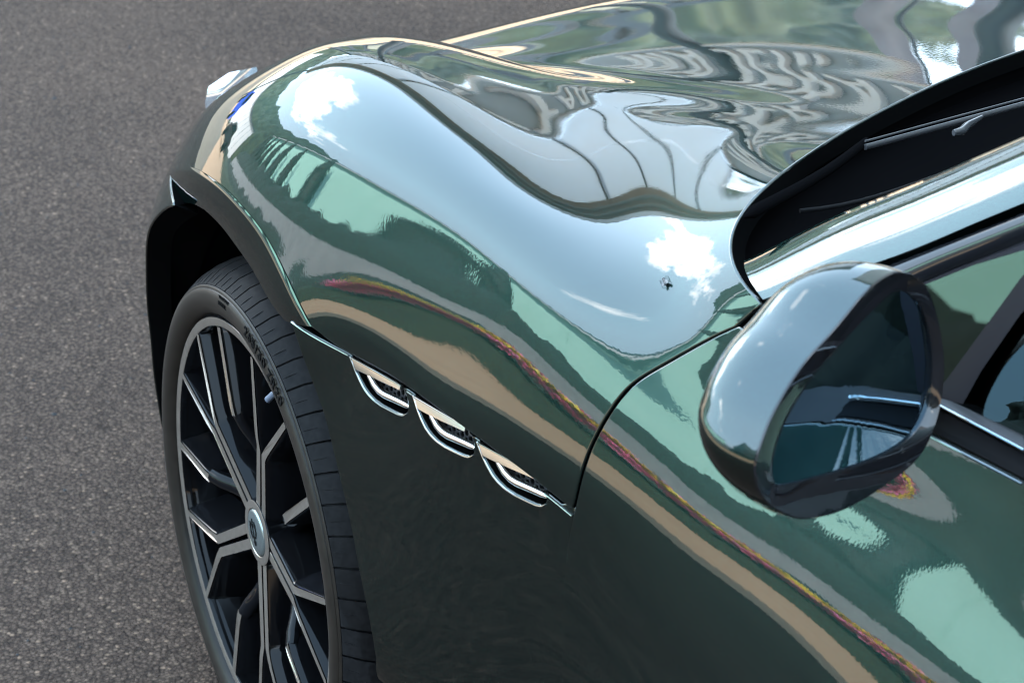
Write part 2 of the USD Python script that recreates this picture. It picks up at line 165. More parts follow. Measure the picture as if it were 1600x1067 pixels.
HOOD_LOW = np.array([[-0.6802,0.3174],[-0.6694,0.3198],[-0.6592,0.322],[-0.6494,0.3241],[-0.64,0.326],[-0.6309,0.3277],[-0.6218,0.3294],[-0.6128,0.331],[-0.6036,0.3325],[-0.5942,0.3339],[-0.5845,0.3352],[-0.5742,0.3366],[-0.5634,0.3379],[-0.552,0.3392],[-0.5399,0.3405],[-0.5271,0.3418],[-0.5135,0.3431],[-0.4992,0.3444],[-0.4844,0.3457],[-0.4694,0.3469],[-0.4545,0.3479],[-0.44,0.3487],[-0.4264,0.3494],[-0.4138,0.3498],[-0.402,0.35],[-0.3904,0.3499],[-0.3786,0.3495],[-0.366,0.3486],[-0.3527,0.3475],[-0.3391,0.3462],[-0.3259,0.3449],[-0.3137,0.3439],[-0.3031,0.3432],[-0.2941,0.3429],[-0.2862,0.3431],[-0.2788,0.3436],[-0.2715,0.3445],[-0.2636,0.3459],[-0.2546,0.3478],[-0.2439,0.3501]])
SHUT = np.array([[-0.8117,0.713],[-0.8049,0.7055],[-0.7982,0.6974],[-0.7915,0.6888],[-0.785,0.6797],[-0.7787,0.6702],[-0.7725,0.6605],[-0.7666,0.6506],[-0.7607,0.6406],[-0.7551,0.6306],[-0.7497,0.6207],[-0.7444,0.611],[-0.7393,0.6016],[-0.7345,0.5924],[-0.7299,0.5834],[-0.7256,0.5743],[-0.7217,0.5648],[-0.7181,0.5548],[-0.7149,0.544],[-0.712,0.5326],[-0.7093,0.5207],[-0.7068,0.5084],[-0.7044,0.4959],[-0.7021,0.4832],[-0.7,0.4705],[-0.698,0.4578],[-0.6962,0.445],[-0.6946,0.4321],[-0.6933,0.4191],[-0.6922,0.4058],[-0.6912,0.3923],[-0.6903,0.3786],[-0.6894,0.3647],[-0.6885,0.3509],[-0.6875,0.337],[-0.6865,0.3234],[-0.6854,0.31],[-0.6843,0.2967],[-0.6833,0.2835],[-0.6824,0.2702],[-0.6817,0.2567],[-0.6813,0.2429],[-0.6812,0.2287],[-0.6813,0.2142],[-0.6816,0.1991],[-0.682,0.1836],[-0.6826,0.1675],[-0.6834,0.1508],[-0.6843,0.1335],[-0.6854,0.1157],[-0.6867,0.0973],[-0.6881,0.0782],[-0.6897,0.0585],[-0.6913,0.038],[-0.6931,0.0169],[-0.6949,-0.0051]])
SHUT_K = 35
HOOD_REAR = np.array([[-0.5749,1.8385],[-0.5778,1.8063],[-0.581,1.7735],[-0.5845,1.7401],[-0.5882,1.7062],[-0.5924,1.6716],[-0.5967,1.6368],[-0.6011,1.6022],[-0.6055,1.5678],[-0.6099,1.5337],[-0.6144,1.4998],[-0.6189,1.4663],[-0.6228,1.4342],[-0.6262,1.4035],[-0.6292,1.3737],[-0.6321,1.3443],[-0.635,1.3152],[-0.6382,1.2861],[-0.6416,1.2575],[-0.6452,1.2294],[-0.6489,1.2022],[-0.6528,1.1757],[-0.6572,1.15],[-0.6627,1.1243],[-0.6702,1.0977],[-0.6795,1.0706],[-0.6889,1.0452],[-0.6969,1.0224],[-0.7035,1.002],[-0.7086,0.9837],[-0.7123,0.9672],[-0.7151,0.9521],[-0.7172,0.9381],[-0.719,0.9248],[-0.7206,0.9122],[-0.7222,0.9001],[-0.724,0.8884],[-0.7262,0.8771],[-0.7287,0.866],[-0.7318,0.8553],[-0.7355,0.8448],[-0.7397,0.8346],[-0.7447,0.8249],[-0.7503,0.8157],[-0.7565,0.807],[-0.7633,0.799],[-0.7704,0.7917],[-0.7776,0.7852],[-0.7849,0.7795],[-0.7921,0.7746],[-0.7993,0.7704],[-0.8062,0.7668],[-0.8129,0.7637],[-0.8192,0.761],[-0.8251,0.7587],[-0.8305,0.7567]])
FRONT_SHUT = np.array([0.3629,0.3779])
OPENING = np.array([[-0.1803,0.9601,0.686],[-0.1702,0.96,0.6882],[-0.1586,0.9594,0.691],[-0.1458,0.9582,0.6944],[-0.1325,0.9565,0.6983],[-0.119,0.9543,0.7029],[-0.105,0.952,0.7074],[-0.0902,0.9495,0.7114],[-0.0746,0.947,0.7147],[-0.0588,0.9446,0.7174],[-0.0431,0.9423,0.7198],[-0.0276,0.94,0.7222],[-0.0115,0.9374,0.7245],[0.0068,0.9345,0.7264],[0.0279,0.9312,0.7273],[0.0512,0.9274,0.727],[0.0765,0.923,0.7251],[0.1046,0.9178,0.7202],[0.1361,0.9113,0.7116],[0.1708,0.9033,0.6998],[0.2113,0.892,0.6843],[0.2624,0.876,0.6629],[0.3143,0.8606,0.6392]])
PANEL_EDGE = np.array([[-0.2017,0.3387],[-0.2139,0.3074],[-0.2242,0.2793],[-0.2349,0.2545],[-0.246,0.2325],[-0.2566,0.2115],[-0.266,0.1902],[-0.2742,0.1674],[-0.2825,0.1424],[-0.2914,0.1151],[-0.3006,0.0869],[-0.3091,0.0596],[-0.3167,0.034],[-0.3241,0.0089],[-0.3322,-0.0171],[-0.3409,-0.0438],[-0.3497,-0.0703],[-0.3583,-0.096],[-0.3668,-0.1218],[-0.3753,-0.1486],[-0.3836,-0.1781],[-0.3904,-0.213],[-0.3854,-0.2694]])
TRIM = np.array([[-0.2018,0.3376],[-0.2192,0.335],[-0.2364,0.3339],[-0.2536,0.334],[-0.2709,0.3347],[-0.2884,0.3357],[-0.3063,0.3368],[-0.3246,0.3375],[-0.3432,0.3381],[-0.3616,0.3388],[-0.3794,0.3394],[-0.3975,0.3398],[-0.4165,0.3397],[-0.4366,0.3389],[-0.4568,0.3378],[-0.4757,0.3365],[-0.4927,0.3355],[-0.5084,0.3344],[-0.5237,0.333],[-0.5394,0.331],[-0.5554,0.3284],[-0.5712,0.3257],[-0.5865,0.323],[-0.6015,0.3204],[-0.6165,0.3178],[-0.6318,0.315],[-0.6476,0.3118],[-0.6643,0.3081],[-0.6822,0.3039]])
VENT_OUT = np.array([[0.0,0.0],[-0.0049,-0.0054],[-0.01,-0.0115],[-0.0177,-0.0187],[-0.0268,-0.0254],[-0.0357,-0.0292],[-0.047,-0.0317],[-0.0617,-0.0322],[-0.0786,-0.031],[-0.0931,-0.0296],[-0.1026,-0.0274],[-0.108,-0.0228],[-0.1097,-0.0173],[-0.1088,-0.0108],[-0.1042,-0.0042],[-0.0973,0.0022]])
VENT_BASE = np.array([[-0.3043,0.6882],[-0.4212,0.6887],[-0.5345,0.6825]])
VENT_BAR = np.array([[-0.0034,0.0005],[-0.0947,0.0033],[-0.0954,-0.0017],[-0.0556,-0.0057],[-0.0272,-0.0082],[-0.0132,-0.0089]])
VENT_HOOK = np.array([[-0.0223,-0.0064],[-0.0288,-0.0126],[-0.0379,-0.0192],[-0.048,-0.0225],[-0.0578,-0.0228],[-0.082,-0.0203],[-0.1038,-0.0182]])
VENT_IN = np.array([[-0.0098,-0.0094],[-0.0162,-0.0157],[-0.0277,-0.0236],[-0.0428,-0.0287],[-0.0611,-0.0289],[-0.0852,-0.026],[-0.0997,-0.024],[-0.1051,-0.0191],[-0.104,-0.0112],[-0.0968,-0.0035],[-0.0678,-0.0054],[-0.0377,-0.0073]])
DOOR_TOP = np.array([[-1.1685,0.7042],[-1.158,0.7047],[-1.1461,0.705],[-1.1332,0.7051],[-1.1194,0.705],[-1.105,0.7049],[-1.0903,0.7048],[-1.0754,0.7047],[-1.0607,0.7047],[-1.0463,0.705],[-1.0321,0.7054],[-1.018,0.7058],[-1.0036,0.7064],[-0.989,0.707],[-0.9741,0.7076],[-0.9589,0.7081],[-0.9435,0.7085],[-0.9278,0.7087],[-0.9119,0.7088],[-0.896,0.7089],[-0.8801,0.7091],[-0.8643,0.7095],[-0.8488,0.7101],[-0.8338,0.711],[-0.8193,0.7123]])
BELT_LO = np.array([[-1.2039,0.913,0.9142],[-1.1077,0.913,0.9132],[-0.9935,0.913,0.9151],[-0.9063,0.913,0.9152]])
BELT_HI = np.array([[-1.1942,0.905,0.9292],[-1.1064,0.905,0.9304],[-0.9907,0.905,0.9304],[-0.9037,0.905,0.9322]])
BELT_CHROME = np.array([[-1.1936,0.905,0.9336],[-1.106,0.905,0.9345],[-0.9903,0.905,0.9347],[-0.9035,0.905,0.935]])
RUB_HI = np.array([[-1.1687,0.88,0.9337],[-1.0902,0.88,0.9329],[-0.9772,0.88,0.9331],[-0.8979,0.88,0.9356]])
RUB_LO = np.array([[-1.1837,0.895,0.9335],[-1.0974,0.895,0.9349],[-0.9864,0.895,0.9357],[-0.9036,0.895,0.9366]])
PIL_UP = np.array([[-0.805,0.8501,0.9386],[-0.8142,0.8456,0.9454],[-0.8249,0.8398,0.954],[-0.8368,0.8331,0.9639],[-0.8499,0.8258,0.9746],[-0.8641,0.8184,0.9858],[-0.879,0.8111,0.9968],[-0.8944,0.8041,1.0074],[-0.9096,0.7975,1.0174],[-0.9239,0.7913,1.0269],[-0.937,0.7855,1.0357],[-0.9494,0.7797,1.0445],[-0.9622,0.7737,1.0535],[-0.9759,0.7673,1.0633],[-0.9907,0.7604,1.0737],[-1.0061,0.7531,1.0846],[-1.0221,0.7457,1.0959],[-1.0385,0.7381,1.1073],[-1.055,0.7305,1.1189],[-1.0716,0.7229,1.1303],[-1.088,0.7155,1.1416]])
PIL_LO = np.array([[-0.8849,0.8954,0.9415],[-0.8946,0.8914,0.9477],[-0.9067,0.8867,0.955],[-0.9206,0.8814,0.9632],[-0.9358,0.8757,0.9721],[-0.9517,0.8697,0.9814],[-0.9675,0.8636,0.9909],[-0.9825,0.8576,1.0001],[-0.996,0.852,1.0087],[-1.0082,0.8466,1.0169],[-1.0201,0.841,1.0253],[-1.0322,0.8352,1.034],[-1.0443,0.8293,1.0429],[-1.0565,0.8235,1.0517],[-1.069,0.8177,1.0605],[-1.0822,0.8116,1.0698],[-1.0966,0.8049,1.0798],[-1.1125,0.7975,1.0911],[-1.1303,0.789,1.1038],[-1.1503,0.7794,1.1184]])
SEAL_LO = np.array([[-0.889,0.8979,0.9252],[-0.9031,0.8911,0.9355],[-0.9185,0.8834,0.947],[-0.9344,0.8753,0.9592],[-0.9501,0.8672,0.9712],[-0.9649,0.8597,0.9825],[-0.9782,0.853,0.9925],[-0.9893,0.8476,1.0006],[-0.9988,0.8433,1.0071],[-1.0087,0.839,1.0137],[-1.0208,0.8338,1.0217],[-1.0342,0.828,1.0305],[-1.0473,0.8222,1.0393],[-1.0594,0.8168,1.0475],[-1.0709,0.8116,1.0554],[-1.0827,0.8062,1.0636],[-1.0957,0.8002,1.0726],[-1.1105,0.7934,1.0829],[-1.1279,0.7855,1.095],[-1.1486,0.7761,1.1092]])
FRAME_LO = np.array([[-0.9135,0.912,0.9118],[-0.9238,0.9061,0.9206],[-0.936,0.8991,0.9309],[-0.9497,0.8913,0.9423],[-0.9643,0.8832,0.9544],[-0.9793,0.8749,0.9667],[-0.9942,0.8669,0.9787],[-1.0086,0.8593,0.99],[-1.0219,0.8524,1.0003],[-1.034,0.8464,1.0093],[-1.0452,0.8411,1.0173],[-1.0559,0.8362,1.0248],[-1.0664,0.8313,1.0321],[-1.0771,0.8264,1.0396],[-1.0882,0.8212,1.0474],[-1.1002,0.8156,1.0558],[-1.1132,0.8096,1.0649],[-1.1274,0.803,1.0749],[-1.1432,0.7957,1.086],[-1.1607,0.7876,1.0983]])
RUBBER_LO = np.array([[-0.9159,0.907,0.9086],[-0.9255,0.9022,0.9158],[-0.9384,0.8956,0.9257],[-0.9536,0.8878,0.9374],[-0.9701,0.8792,0.9502],[-0.9871,0.8704,0.9633],[-1.0036,0.8619,0.976],[-1.0188,0.8542,0.9877],[-1.0319,0.8475,0.9976],[-1.043,0.8421,1.0058],[-1.0533,0.8374,1.0129],[-1.064,0.833,1.0196],[-1.0757,0.8286,1.0265],[-1.0885,0.8239,1.0338],[-1.1022,0.8189,1.0417],[-1.1169,0.8132,1.0504],[-1.1326,0.8069,1.0601],[-1.1491,0.7998,1.0711],[-1.1665,0.7916,1.0834]])
GLASS = np.array([[-0.9138,0.9052,0.9074],[-0.968,0.8932,0.9469],[-1.0524,0.8744,1.0085],[-1.09,0.8666,1.0342],[-1.1329,0.8592,1.0591],[-1.2118,0.8443,1.1089],[-1.2874,0.9012,0.943],[-1.1873,0.8996,0.9414],[-1.1011,0.8988,0.9384],[-0.9889,0.8972,0.9361]])
DIVIDER = np.array([[-1.1819,0.8505,1.1042],[-1.1456,0.8701,1.0431],[-1.1115,0.8961,0.9629],[-1.1012,0.9036,0.9397],[-1.1305,0.9026,0.9446],[-1.1376,0.8936,0.9722],[-1.1562,0.8779,1.0203],[-1.1932,0.859,1.0795]])
GLASS_N = np.array([0.02,0.9485,0.3162])
PILLAR_N = np.array([0.0499,0.799,0.5993])
M_RIM = np.array([[-1.1306,0.9863,1.0702],[-1.1323,0.994,1.0705],[-1.134,1.0012,1.0701],[-1.1355,1.0079,1.0691],[-1.137,1.0141,1.0677],[-1.1384,1.0199,1.0659],[-1.1397,1.0253,1.0638],[-1.141,1.0304,1.0614],[-1.1422,1.0353,1.0588],[-1.1434,1.0402,1.0563],[-1.1446,1.0451,1.0538],[-1.1458,1.05,1.0513],[-1.1471,1.0551,1.049],[-1.1483,1.0602,1.0467],[-1.1496,1.0655,1.0446],[-1.1509,1.0708,1.0426],[-1.1522,1.076,1.0405],[-1.1534,1.0811,1.0383],[-1.1546,1.086,1.036],[-1.1558,1.0907,1.0335],[-1.1569,1.0951,1.0308],[-1.158,1.0994,1.028],[-1.159,1.1034,1.025],[-1.16,1.1073,1.0219],[-1.161,1.1111,1.0187],[-1.162,1.1147,1.0155],[-1.1629,1.1182,1.0122],[-1.1638,1.1216,1.0088],[-1.1647,1.1248,1.0052],[-1.1655,1.1276,1.0015],[-1.1662,1.1302,0.9975],[-1.167,1.1326,0.9935],[-1.1677,1.1351,0.9896],[-1.1684,1.1375,0.9855],[-1.169,1.1392,0.9811],[-1.1693,1.1397,0.9761],[-1.1694,1.1392,0.9707],[-1.1693,1.138,0.965],[-1.1691,1.1358,0.9591],[-1.1686,1.1325,0.9531],[-1.1678,1.128,0.947],[-1.1668,1.1224,0.9411],[-1.1656,1.116,0.9355],[-1.1642,1.1091,0.9301],[-1.1628,1.102,0.925],[-1.1613,1.0944,0.9202],[-1.1597,1.0865,0.9162],[-1.158,1.0784,0.9132],[-1.1562,1.0704,0.9107],[-1.1545,1.0624,0.9087],[-1.1528,1.0544,0.907],[-1.1511,1.0465,0.9055],[-1.1493,1.0387,0.9044],[-1.1476,1.0311,0.9037],[-1.146,1.0236,0.9033],[-1.1443,1.0163,0.9032],[-1.1427,1.0091,0.9034],[-1.141,1.002,0.9037],[-1.1394,0.995,0.9042],[-1.1378,0.988,0.9048],[-1.1362,0.981,0.9054],[-1.1346,0.974,0.9061],[-1.133,0.9671,0.9069],[-1.1314,0.9602,0.9079],[-1.1299,0.9537,0.9092],[-1.1284,0.9478,0.9112],[-1.1271,0.9426,0.9138],[-1.126,0.9382,0.9171],[-1.125,0.9345,0.9209],[-1.1241,0.9313,0.9249],[-1.1233,0.9284,0.9293],[-1.1226,0.926,0.9339],[-1.1219,0.924,0.9386],[-1.1213,0.9223,0.9436],[-1.1208,0.921,0.9487],[-1.1203,0.9199,0.9539],[-1.1199,0.9191,0.9592],[-1.1196,0.9186,0.9647],[-1.1193,0.9185,0.9703],[-1.1192,0.9188,0.976],[-1.1191,0.9196,0.9819],[-1.1191,0.9207,0.9878],[-1.1192,0.9222,0.9939],[-1.1194,0.9239,0.9999],[-1.1196,0.9259,1.006],[-1.1198,0.9281,1.0121],[-1.1201,0.9304,1.0183],[-1.1204,0.933,1.0244],[-1.1208,0.9359,1.0306],[-1.1213,0.9393,1.0368],[-1.122,0.9432,1.0429],[-1.1228,0.948,1.0491],[-1.1239,0.9538,1.055],[-1.1253,0.9612,1.0603],[-1.127,0.9694,1.0647],[-1.1288,0.9779,1.0682]])
M_GLASS = np.array([[-1.1227,0.9749,1.05],[-1.1241,0.9809,1.0499],[-1.1253,0.9862,1.0488],[-1.1265,0.9913,1.0475],[-1.1277,0.9963,1.0462],[-1.1289,1.0012,1.0447],[-1.13,1.006,1.0433],[-1.1311,1.0106,1.0417],[-1.1322,1.0152,1.04],[-1.1333,1.0196,1.0382],[-1.1344,1.024,1.0364],[-1.1354,1.0283,1.0345],[-1.1365,1.0326,1.0327],[-1.1375,1.0369,1.0308],[-1.1386,1.0412,1.0291],[-1.1397,1.0456,1.0273],[-1.1407,1.05,1.0256],[-1.1418,1.0543,1.0239],[-1.1428,1.0586,1.0221],[-1.1438,1.0627,1.0203],[-1.1448,1.0667,1.0183],[-1.1458,1.0706,1.0162],[-1.1467,1.0743,1.014],[-1.1476,1.0779,1.0117],[-1.1485,1.0813,1.0093],[-1.1494,1.0846,1.0068],[-1.1502,1.0879,1.0043],[-1.151,1.0911,1.0017],[-1.1518,1.0941,0.999],[-1.1526,1.097,0.9962],[-1.1533,1.0996,0.9933],[-1.154,1.1021,0.9903],[-1.1547,1.1044,0.9871],[-1.1553,1.1066,0.9838],[-1.1559,1.1085,0.9805],[-1.1564,1.1103,0.977],[-1.1569,1.1119,0.9734],[-1.1573,1.1131,0.9696],[-1.1577,1.1139,0.9656],[-1.1579,1.114,0.9613],[-1.1579,1.1133,0.9567],[-1.1577,1.1113,0.9518],[-1.1567,1.1064,0.9473],[-1.1554,1.1,0.9451],[-1.154,1.0938,0.9438],[-1.1527,1.0875,0.9426],[-1.1513,1.0812,0.9412],[-1.1499,1.0748,0.9399],[-1.1485,1.0685,0.9385],[-1.1471,1.062,0.9372],[-1.1457,1.0556,0.9359],[-1.1443,1.0492,0.9347],[-1.1429,1.0427,0.9335],[-1.1414,1.0362,0.9324],[-1.14,1.0297,0.9313],[-1.1386,1.0232,0.9303],[-1.1371,1.0167,0.9293],[-1.1357,1.0102,0.9284],[-1.1343,1.0037,0.9275],[-1.1328,0.9972,0.9268],[-1.1314,0.9907,0.9262],[-1.1299,0.9843,0.9257],[-1.1285,0.9779,0.9253],[-1.1271,0.9717,0.9252],[-1.1257,0.9656,0.9254],[-1.1244,0.9597,0.9258],[-1.1231,0.9542,0.9267],[-1.1219,0.9491,0.9281],[-1.1207,0.9445,0.9299],[-1.1197,0.9404,0.9322],[-1.1188,0.9368,0.9349],[-1.118,0.9337,0.938],[-1.1172,0.931,0.9413],[-1.1166,0.9289,0.9449],[-1.1161,0.9273,0.9489],[-1.1157,0.9263,0.9531],[-1.1154,0.9257,0.9575],[-1.1151,0.9254,0.962],[-1.1149,0.9253,0.9665],[-1.1147,0.9252,0.9711],[-1.1145,0.9253,0.9757],[-1.1144,0.9256,0.9804],[-1.1143,0.9261,0.9851],[-1.1143,0.927,0.99],[-1.1144,0.9283,0.9949],[-1.1145,0.9299,0.9999],[-1.1148,0.9318,1.005],[-1.115,0.9339,1.01],[-1.1154,0.9363,1.0151],[-1.1158,0.939,1.0202],[-1.1163,0.9421,1.0253],[-1.1169,0.9458,1.0304],[-1.1177,0.9501,1.0354],[-1.1186,0.9552,1.0403],[-1.1198,0.9611,1.0447],[-1.1212,0.9679,1.0483]])
M_N = np.array([-0.9744,-0.221,0.0402])
M_DOME = np.array([0.388,0.2883,0.071,2.4934])
WIPER_ARM = np.array([[-0.7698,0.8248,0.962],[-0.7641,0.8078,0.962],[-0.7558,0.782,0.962],[-0.7453,0.7508,0.962],[-0.7333,0.7177,0.962],[-0.7196,0.6837,0.962],[-0.7037,0.6496,0.962],[-0.6884,0.6194,0.962],[-0.6784,0.5997,0.962]])
WIPER_BLADE = np.array([[-0.6905,0.6126,0.968],[-0.6904,0.6029,0.968],[-0.6878,0.5469,0.968],[-0.6816,0.4024,0.968],[-0.6774,0.3204,0.968]])
WIPER_LOW = np.array([[-0.7719,0.7607,0.955],[-0.7781,0.7408,0.955],[-0.7817,0.721,0.955],[-0.783,0.7003,0.955],[-0.7824,0.6779,0.955],[-0.7803,0.6526,0.955],[-0.7768,0.6238,0.955],[-0.7722,0.5917,0.955],[-0.7667,0.5569,0.955],[-0.7604,0.52,0.955],[-0.7536,0.4817,0.955],[-0.7465,0.4426,0.955]])
NOZZLE = np.array([[-0.713,0.5207,0.965],[-0.7144,0.512,0.965],[-0.704,0.4936,0.965],[-0.6933,0.4646,0.965]])
FLY = np.array([-0.6973,0.851,0.8822])
FLY_XP = np.array([-0.6973,0.7255])
LAMP = np.array([[0.93,0.402,0.583],[0.99,0.4571,0.5445],[0.99,0.4653,0.5196],[0.96,0.4504,0.5398]])
BUMP_ARCH = np.array([[0.1582,0.3854],[0.1811,0.3722],[0.2033,0.3525],[0.2247,0.3294],[0.2452,0.3063],[0.2648,0.2799],[0.2834,0.2469],[0.3008,0.2139],[0.3171,0.1777],[0.3322,0.1381],[0.3459,0.0952],[0.3584,0.0491],[0.3694,-0.0004],[0.379,-0.0532],[0.3872,-0.1059],[0.3938,-0.162],[0.3989,-0.2181],[0.4025,-0.2741],[0.4045,-0.3269],[0.405,-0.3797],[0.4038,-0.4324],[0.4012,-0.4819],[0.3969,-0.5281],[0.3911,-0.5775],[0.3838,-0.6303],[0.3751,-0.6831],[0.3648,-0.7391],[0.3532,-0.7754],[0.3402,-0.7754],[0.3258,-0.7754],[0.3102,-0.7754]])
CAMERA_AT = np.array([-2.2769,2.0836,1.7103])
WHEEL_AXIS = np.array([0.1414,0.99,-0.0])
SIG_A = -2.3
# ---------------------------------------------------------------- the car's skin
Y0, Z0 = .42, .50
KX0, KX1, KNX = -2.1, 1.05, 23
KP0, KP1, KNP = math.radians(-45), math.radians(150), 52
def _w(t):
    return (np.stack([(1 - t) ** 3, 3 * t ** 3 - 6 * t ** 2 + 4, -3 * t ** 3 + 3 * t ** 2 + 3 * t + 1, t ** 3], -1) / 6,
            np.stack([-(1 - t) ** 2 * 3, 9 * t ** 2 - 12 * t, -9 * t ** 2 + 6 * t + 3, 3 * t ** 2], -1) / 6)
def skin(xp, off=0.0):
    """Points and normals of the body surface at (x, angle) pairs."""
    xp = np.asarray(xp, float); x, p = xp[:, 0], xp[:, 1]
    s, q = (x - KX0) / (KX1 - KX0) * KNX, (p - KP0) / (KP1 - KP0) * KNP
    i, j = np.clip(np.floor(s).astype(int), 0, KNX - 1), np.clip(np.floor(q).astype(int), 0, KNP - 1)
    wx, dx = _w(s - i); wp, dp = _w(q - j); dx = dx * KNX / (KX1 - KX0); dp = dp * KNP / (KP1 - KP0)
    cc = COEF[(i[:, None, None] + np.arange(4)[:, None]), (j[:, None, None] + np.arange(4)[None, :])]
    r, rx, rp = (np.einsum('ni,nij,nj->n', a, cc, b) for a, b in ((wx, wp), (dx, wp), (wx, dp)))
    cs, sn = np.cos(p), np.sin(p)
    P = np.stack([x, Y0 + r * cs, Z0 + r * sn], -1)
    N = -np.cross(np.stack([np.ones_like(x), rx * cs, rx * sn], -1), np.stack([0 * x, rp * cs - r * sn, rp * sn + r * cs], -1))
    N *= np.sign((N * np.stack([0 * x, cs, sn], -1)).sum(-1, keepdims=True))
    N /= np.linalg.norm(N, axis=1, keepdims=True)
    return P + off * N, N
FLANGE = [None]
SC = np.array([1.0, 0.45])     # an angle of 1 rad is about 0.45 m on the skin
def panel(poly, off=0.0, res=.009, depth=.012, rnd=.0022, holes=(), mirror=False):
    """A body panel: the skin inside a polygon of (x, angle), edges rolled in over rnd and folded inward by depth."""
    pg = sg.Polygon(np.asarray(poly) * SC, [np.asarray(h) * SC for h in holes]).buffer(0)
    if pg.geom_type != 'Polygon': pg = max(pg.geoms, key=lambda g: g.area)
    rings = [np.asarray(r.segmentize(res * .7).coords)[:-1] for r in [pg.exterior, *pg.interiors]]
    x0, y0, x1, y1 = pg.bounds
    gx, gy = np.meshgrid(np.arange(x0, x1, res), np.arange(y0, y1, res), indexing='ij')
    g = np.stack([gx.ravel(), gy.ravel()], 1); g[:, 1] += (np.round(g[:, 0] / res).astype(int) % 2) * res * .5
    inner = pg.buffer(-res * .55); shapely.prepare(inner)
    g = g[shapely.contains_xy(inner, g[:, 0], g[:, 1])]
    pts = np.vstack(rings + [g]); tri = Delaunay(pts).simplices
    cen = pts[tri].mean(1); fine = pg.buffer(1e-6); shapely.prepare(fine)
    tri = tri[shapely.contains_xy(fine, cen[:, 0], cen[:, 1])]
    a = pts[tri]; ar = np.abs(np.cross(a[:, 1] - a[:, 0], a[:, 2] - a[:, 0])); tri = tri[ar > 1e-10]
    P, N = skin(pts / SC, off)
    V, NN, F = [P], [N], [tri]; n0 = len(P); k0 = 0; flange = []
    fn = np.cross(P[tri[:, 1]] - P[tri[:, 0]], P[tri[:, 2]] - P[tri[:, 0]]); flip = (fn * N[tri[:, 0]]).sum(1) < 0
    F[0] = np.where(flip[:, None], tri[:, ::-1], tri)
    for ri, rg in enumerate(rings):
        n = len(rg); B, BN = P[k0:k0 + n], N[k0:k0 + n]; k0 += n
        T = np.roll(B, -1, 0) - np.roll(B, 1, 0); T /= np.linalg.norm(T, axis=1, keepdims=True) + 1e-12
        O = np.cross(T, BN); O /= np.linalg.norm(O, axis=1, keepdims=True) + 1e-12
        if sg.LinearRing(rg).is_ccw == (ri > 0): O = -O
        probe = skin((rg[:3] / SC), off)[0]; 
        # O must point out of the panel
        q = pts[tri].mean(1); c2 = skin(np.array([[*(rg[n // 3] / SC)]]), off)[0][0]
        near = P[np.argsort(np.linalg.norm(P - c2, axis=1))[1:14]].mean(0)
        if (near - c2) @ O[n // 3] > 0: O = -O
        rows = [(B, BN)]
        for th in (30, 60, 90):
            t = math.radians(th); rows.append((B + rnd * (math.sin(t) * O - (1 - math.cos(t)) * BN), math.cos(t) * BN + math.sin(t) * O))
        flange.append(strip(rows[-1][0], rows[-1][0] - depth * BN, closed=True))
        s = sum(map(len, V))
        for R_, M_ in rows: V.append(R_); NN.append(M_)
        ff = []
        for r in range(len(rows) - 1):
            i = np.arange(n); a_, b_ = s + r * n + i, s + r * n + (i + 1) % n
            ff += [np.stack([a_, b_, b_ + n], 1), np.stack([a_, b_ + n, a_ + n], 1)]
        F.append(np.vstack(ff))
    V, NN, F = np.vstack(V), np.vstack(NN), np.vstack(F)
    fn = np.cross(V[F[:, 1]] - V[F[:, 0]], V[F[:, 2]] - V[F[:, 0]]); flip = (fn * NN[F].mean(1)).sum(1) < 0
    F = np.where(flip[:, None], F[:, ::-1], F)
    if mirror:
        s = np.array([1, -1, 1.0]); keep = V[F][:, :, 1].max(1) > -1e-3; F = F[keep]
        F = np.vstack([F, F[:, ::-1] + len(V)]); V, NN = np.vstack([V, V * s]), np.vstack([NN, NN * s])
    keep, inv_ = np.unique(F, return_inverse=True); V, NN, F = V[keep], NN[keep], inv_.reshape(-1, 3)
    FLANGE[0] = cat_(*flange)
    return (V, F), NN

# ---------------------------------------------------------------- materials
def simple(name, color, rough=.5, metal=0.0, **kw):
    return mat(name, {'p': ('principled_bsdf', {'base_color': color, 'roughness': rough, 'metallic': metal, **kw})}, [])
PAINT = mat('green_metallic_paint', {
    'tc': ('texture_coordinate', {}),
    'fl': ('voronoi_texture', {'scale': 2200.0}),
    'fr': ('rgb_ramp', {'ramp': [(0.0, (0.0036, 0.0106, 0.0094)), (0.75, (0.0060, 0.0165, 0.0148)), (1.0, (0.011, 0.028, 0.026))]}),
    'op': ('noise_texture', {'scale': 320.0, 'detail': 1.0}),
    'ob': ('bump', {'strength': 0.011, 'distance': 0.001}),
    'flake': ('glossy_bsdf', {'roughness': 0.33}), 'coat': ('glossy_bsdf', {'roughness': 0.004, 'color': (1, 1, 1)}),
    'g': ('geometry', {}), 'side': ('mix_float', {'a': 1.6, 'b': 0.625, 'use_clamp': True}), 'f': ('fresnel', {}), 'm': ('mix_closure', {})},
    [('g.backfacing', 'side.fac'), ('side.result', 'f.IOR'), ('tc.object', 'fl.vector'), ('tc.object', 'op.vector'), ('fl.color', 'fr.fac'), ('fr.color', 'flake.color'), ('op.fac', 'ob.height'), ('ob.normal', 'coat.normal'),
     ('f.fac', 'm.fac'), ('flake.BSDF', 'm.closure1'), ('coat.BSDF', 'm.closure2')], surface='m.closure')
BLACK = simple('black_matt_plastic', (.0022, .0021, .0023), .6, specular_ior_level=.06)
COWL = mat('cowl_plastic', {'d': ('diffuse_bsdf', {'color': (.0025, .0024, .0026)})}, [], surface='d.BSDF')
DARKGAP = mat('gap_shade_black', {'d': ('diffuse_bsdf', {'color': (.002, .002, .002)})}, [], surface='d.BSDF')  # flat black, puts the shade of the panel gaps into the colour
